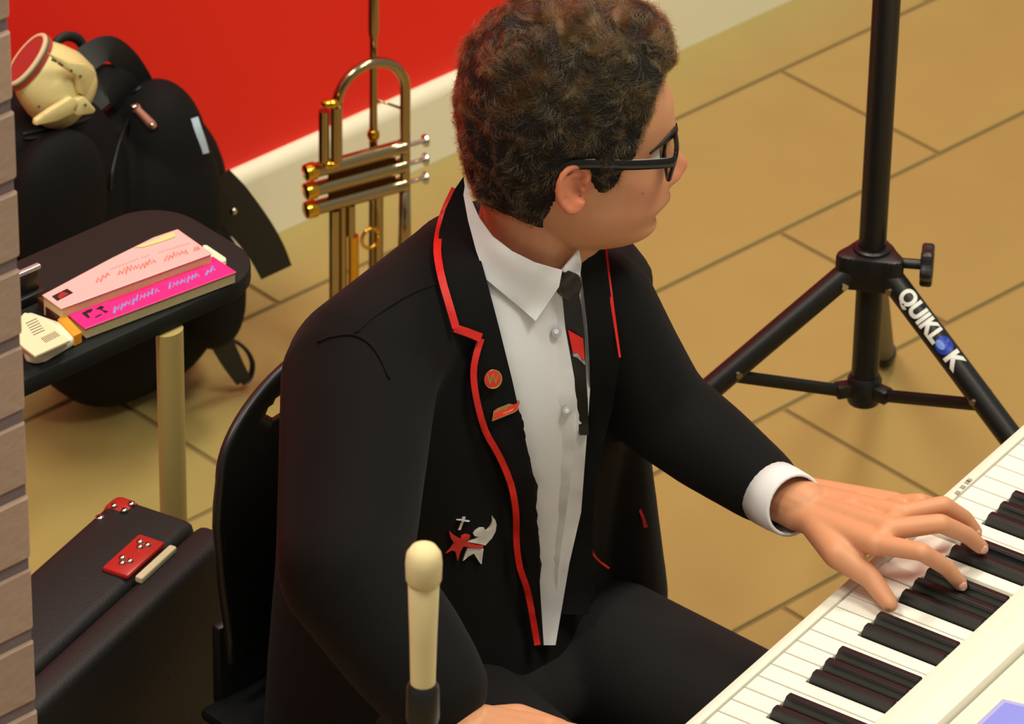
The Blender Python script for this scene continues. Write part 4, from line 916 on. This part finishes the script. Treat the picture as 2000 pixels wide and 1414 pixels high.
# tie
tie = drape('tie', [(1094, 560), (1112, 575), (1128, 560), (1136, 600), (1142, 660), (1144, 720), (1148, 780), (1150, 850), (1132, 850), (1124, 760), (1112, 690), (1102, 620)], bvn, .017, .004, M_tie, pr, 12, 6, label='black tie with a red and grey stripe')
drape('knot', [(1093, 552), (1100, 538), (1113, 530), (1131, 538), (1137, 556), (1130, 582), (1112, 592), (1098, 578)], bvn, .025, .012, M_tie, tie, 8, 6)
drape('stripe', [(1110, 645), (1139, 662), (1142, 705), (1128, 690), (1119, 688)], bvn, .0225, .0030, M_redtrim, tie, 8, 3)
drape('stripe', [(1119, 688), (1128, 690), (1142, 705), (1143, 713), (1128, 699), (1120, 696)], bvn, .0225, .0030, M_grey, tie, 6, 3)
# lapels
NEAR_OUT = [(889, 368), (870, 408), (858, 450), (854, 490), (862, 540), (876, 590), (891, 641), (940, 661), (931, 690), (925, 726), (930, 775), (948, 842), (975, 890), (998, 945), (1008, 1000), (1009, 1060), (1016, 1110), (1032, 1160), (1050, 1260)]
lap = drape('lapel', NEAR_OUT + NEAR_IN[::-1], bvn, .017, .004, M_cloth, blz, 16, 10)
FI = [(1131, 488), (1138, 545), (1147, 640), (1151, 700), (1153, 780), (1142, 860), (1122, 930), (1118, 1010), (1106, 1080), (1094, 1200)]
FO = [(1180, 474), (1187, 530), (1198, 610), (1211, 698), (1196, 800), (1170, 900), (1158, 1010), (1158, 1100), (1150, 1200)]
lap2 = drape('lapel', FI + FO[::-1], bvn, .022, .004, M_cloth, blz, 14, 10)
def trim(line, w0, w1, off, name='piping'): return drape(name, band([tuple(q) for q in spline(line, 3)] if len(line) > 3 else line, w0, w1), bvn, off, .003, M_redtrim, blz, 10, 10)
trim(NEAR_OUT[:7], 15, 15, .0185); trim([(888, 641), (915, 650), (940, 660)], 16, 17, .0185); trim(NEAR_OUT[7:], 13, 12, .0185)
trim(FO[:4], 10, 4, .0235)
trim([(1245, 985), (1256, 1010), (1262, 1030)], 4, 8, .006); trim([(1152, 960), (1154, 1060), (1165, 1090), (1190, 1110)], 4, 4, .0235)
# badges
M_goldrim = mat('gold_badge_rim', (.85, .70, .42), .25, 1.0); M_enamel = mat('red_enamel', (.84, .20, .12), .2)
o, p, nn, th_ = disc('round_badge', 962, 740, .0095, M_goldrim, blz, .0215, .002); o, p2, nn, th_ = disc('badge_enamel', 962, 740, .0085, M_enamel, blz, .0236, .0004)
vx = (K * 0 + rt - nn * rt.dot(nn)).normalized(); vy = nn.cross(vx)
lm = letter_mesh('W', .0135, .002); xs = [v.co.x for v in lm.vertices]; cx_ = (min(xs) + max(xs)) / 2
for v in lm.vertices: x, y = v.co.x - cx_, v.co.y - .0045; v.co = p2 + vx * x * .9 + vy * y + nn * .0007
link('badge_letter', lm, M_goldrim, blz, False)['label'] = 'gold letter W'
drape('bar_badge', [(961, 823), (964, 803), (972, 797), (1013, 781), (1016, 786), (1011, 801), (1004, 806)], bvn, .0225, .003, M_goldrim, blz, 8, 4)
drape('bar_badge_enamel', [(963, 820), (966, 806), (1013, 786), (1010, 800), (1002, 805)], bvn, .0235, .003, M_enamel, blz, 8, 4)
bmq = [(975, 811), (985, 807), (995, 803), (1003, 799)]
drape('bar_badge_print', band(bmq, 3), bvn, .0242, .001, mat('pale_gold_print', (.90, .50, .35), .4), blz, 8, 2)
# pocket crest
def zq(pts): return [(850 + x / 10.1, 980 + y / 10.1) for x, y in pts]
M_thr = mat('white_embroidery', (.88, .88, .86), .7); M_thrr = mat('red_embroidery', (.85, .22, .18), .7)
drape('crest_cross', zq([(540, 305), (600, 300), (585, 360), (690, 375), (660, 400), (578, 388), (560, 400), (505, 555), (450, 558), (520, 390), (530, 375), (415, 360), (430, 345), (530, 348)]), bvn, .004, .002, M_thr, blz, 4, 1)
drape('crest_figure', zq([(1115, 275), (1185, 360), (1212, 450), (1190, 590), (1120, 720), (990, 860), (650, 790), (790, 730), (860, 690), (780, 680), (750, 630), (800, 560), (880, 515), (970, 520), (1005, 580), (1080, 500), (1125, 400)]), bvn, .004, .002, M_thr, blz, 5, 1)
drape('crest_figure', zq([(640, 915), (955, 925), (935, 1080), (915, 1235), (870, 1190), (765, 1020), (650, 1090), (550, 1170), (590, 1040)]), bvn, .004, .002, M_thr, blz, 5, 1)
drape('crest_figure', zq([(280, 570), (350, 650), (440, 710), (500, 740), (520, 670), (610, 640), (690, 665), (670, 740), (600, 780), (760, 830), (960, 870), (930, 910), (760, 912), (560, 880), (500, 990), (445, 1170), (400, 980), (330, 960), (210, 1020), (290, 930), (370, 810), (310, 720)]), bvn, .0045, .002, M_thrr, blz, 5, 1)
# sleeve seam of the near shoulder
for ln in ([(622, 668), (650, 658), (690, 655), (722, 672), (745, 705), (760, 740)], [(690, 655), (740, 612), (800, 575), (850, 555)]):
    P = []
    for x, y in ln:
        h, nn, i, d = bvt.ray_cast(CAM, ray(x, y)); 
        if h is not None: P.append(h + nn * .0006)
    if len(P) > 2: bm = bmesh.new(); tube(bm, [V(v) for v in spline(P, 4)], .0016, 6); obj('seam', bm, M_cloth, blz, True)
# trousers and shoes
bm = bmesh.new(); ell(bm, PB(0, .02, .485), (.18, .15, .085), frame(L_, -F_))
for sg in (-1, 1): chain(bm, [PB(.09 * sg, .03, .49), PB(.135 * sg, .42, .50), PB(.135 * sg, .37, .10)], [.085, .066, .052], 20)
link('trousers', remesh(bm, .008, 6), mat('black_trousers', (.07, .07, .075), .85), pr)
for sg in (-1, 1):
    bm = bmesh.new(); ell(bm, PB(.135 * sg, .43, .045), (.045, .13, .04), frame(L_, -F_), pw=.8); obj('shoe', bm, mat('black_leather', (.05, .05, .05), .3), pr, True)
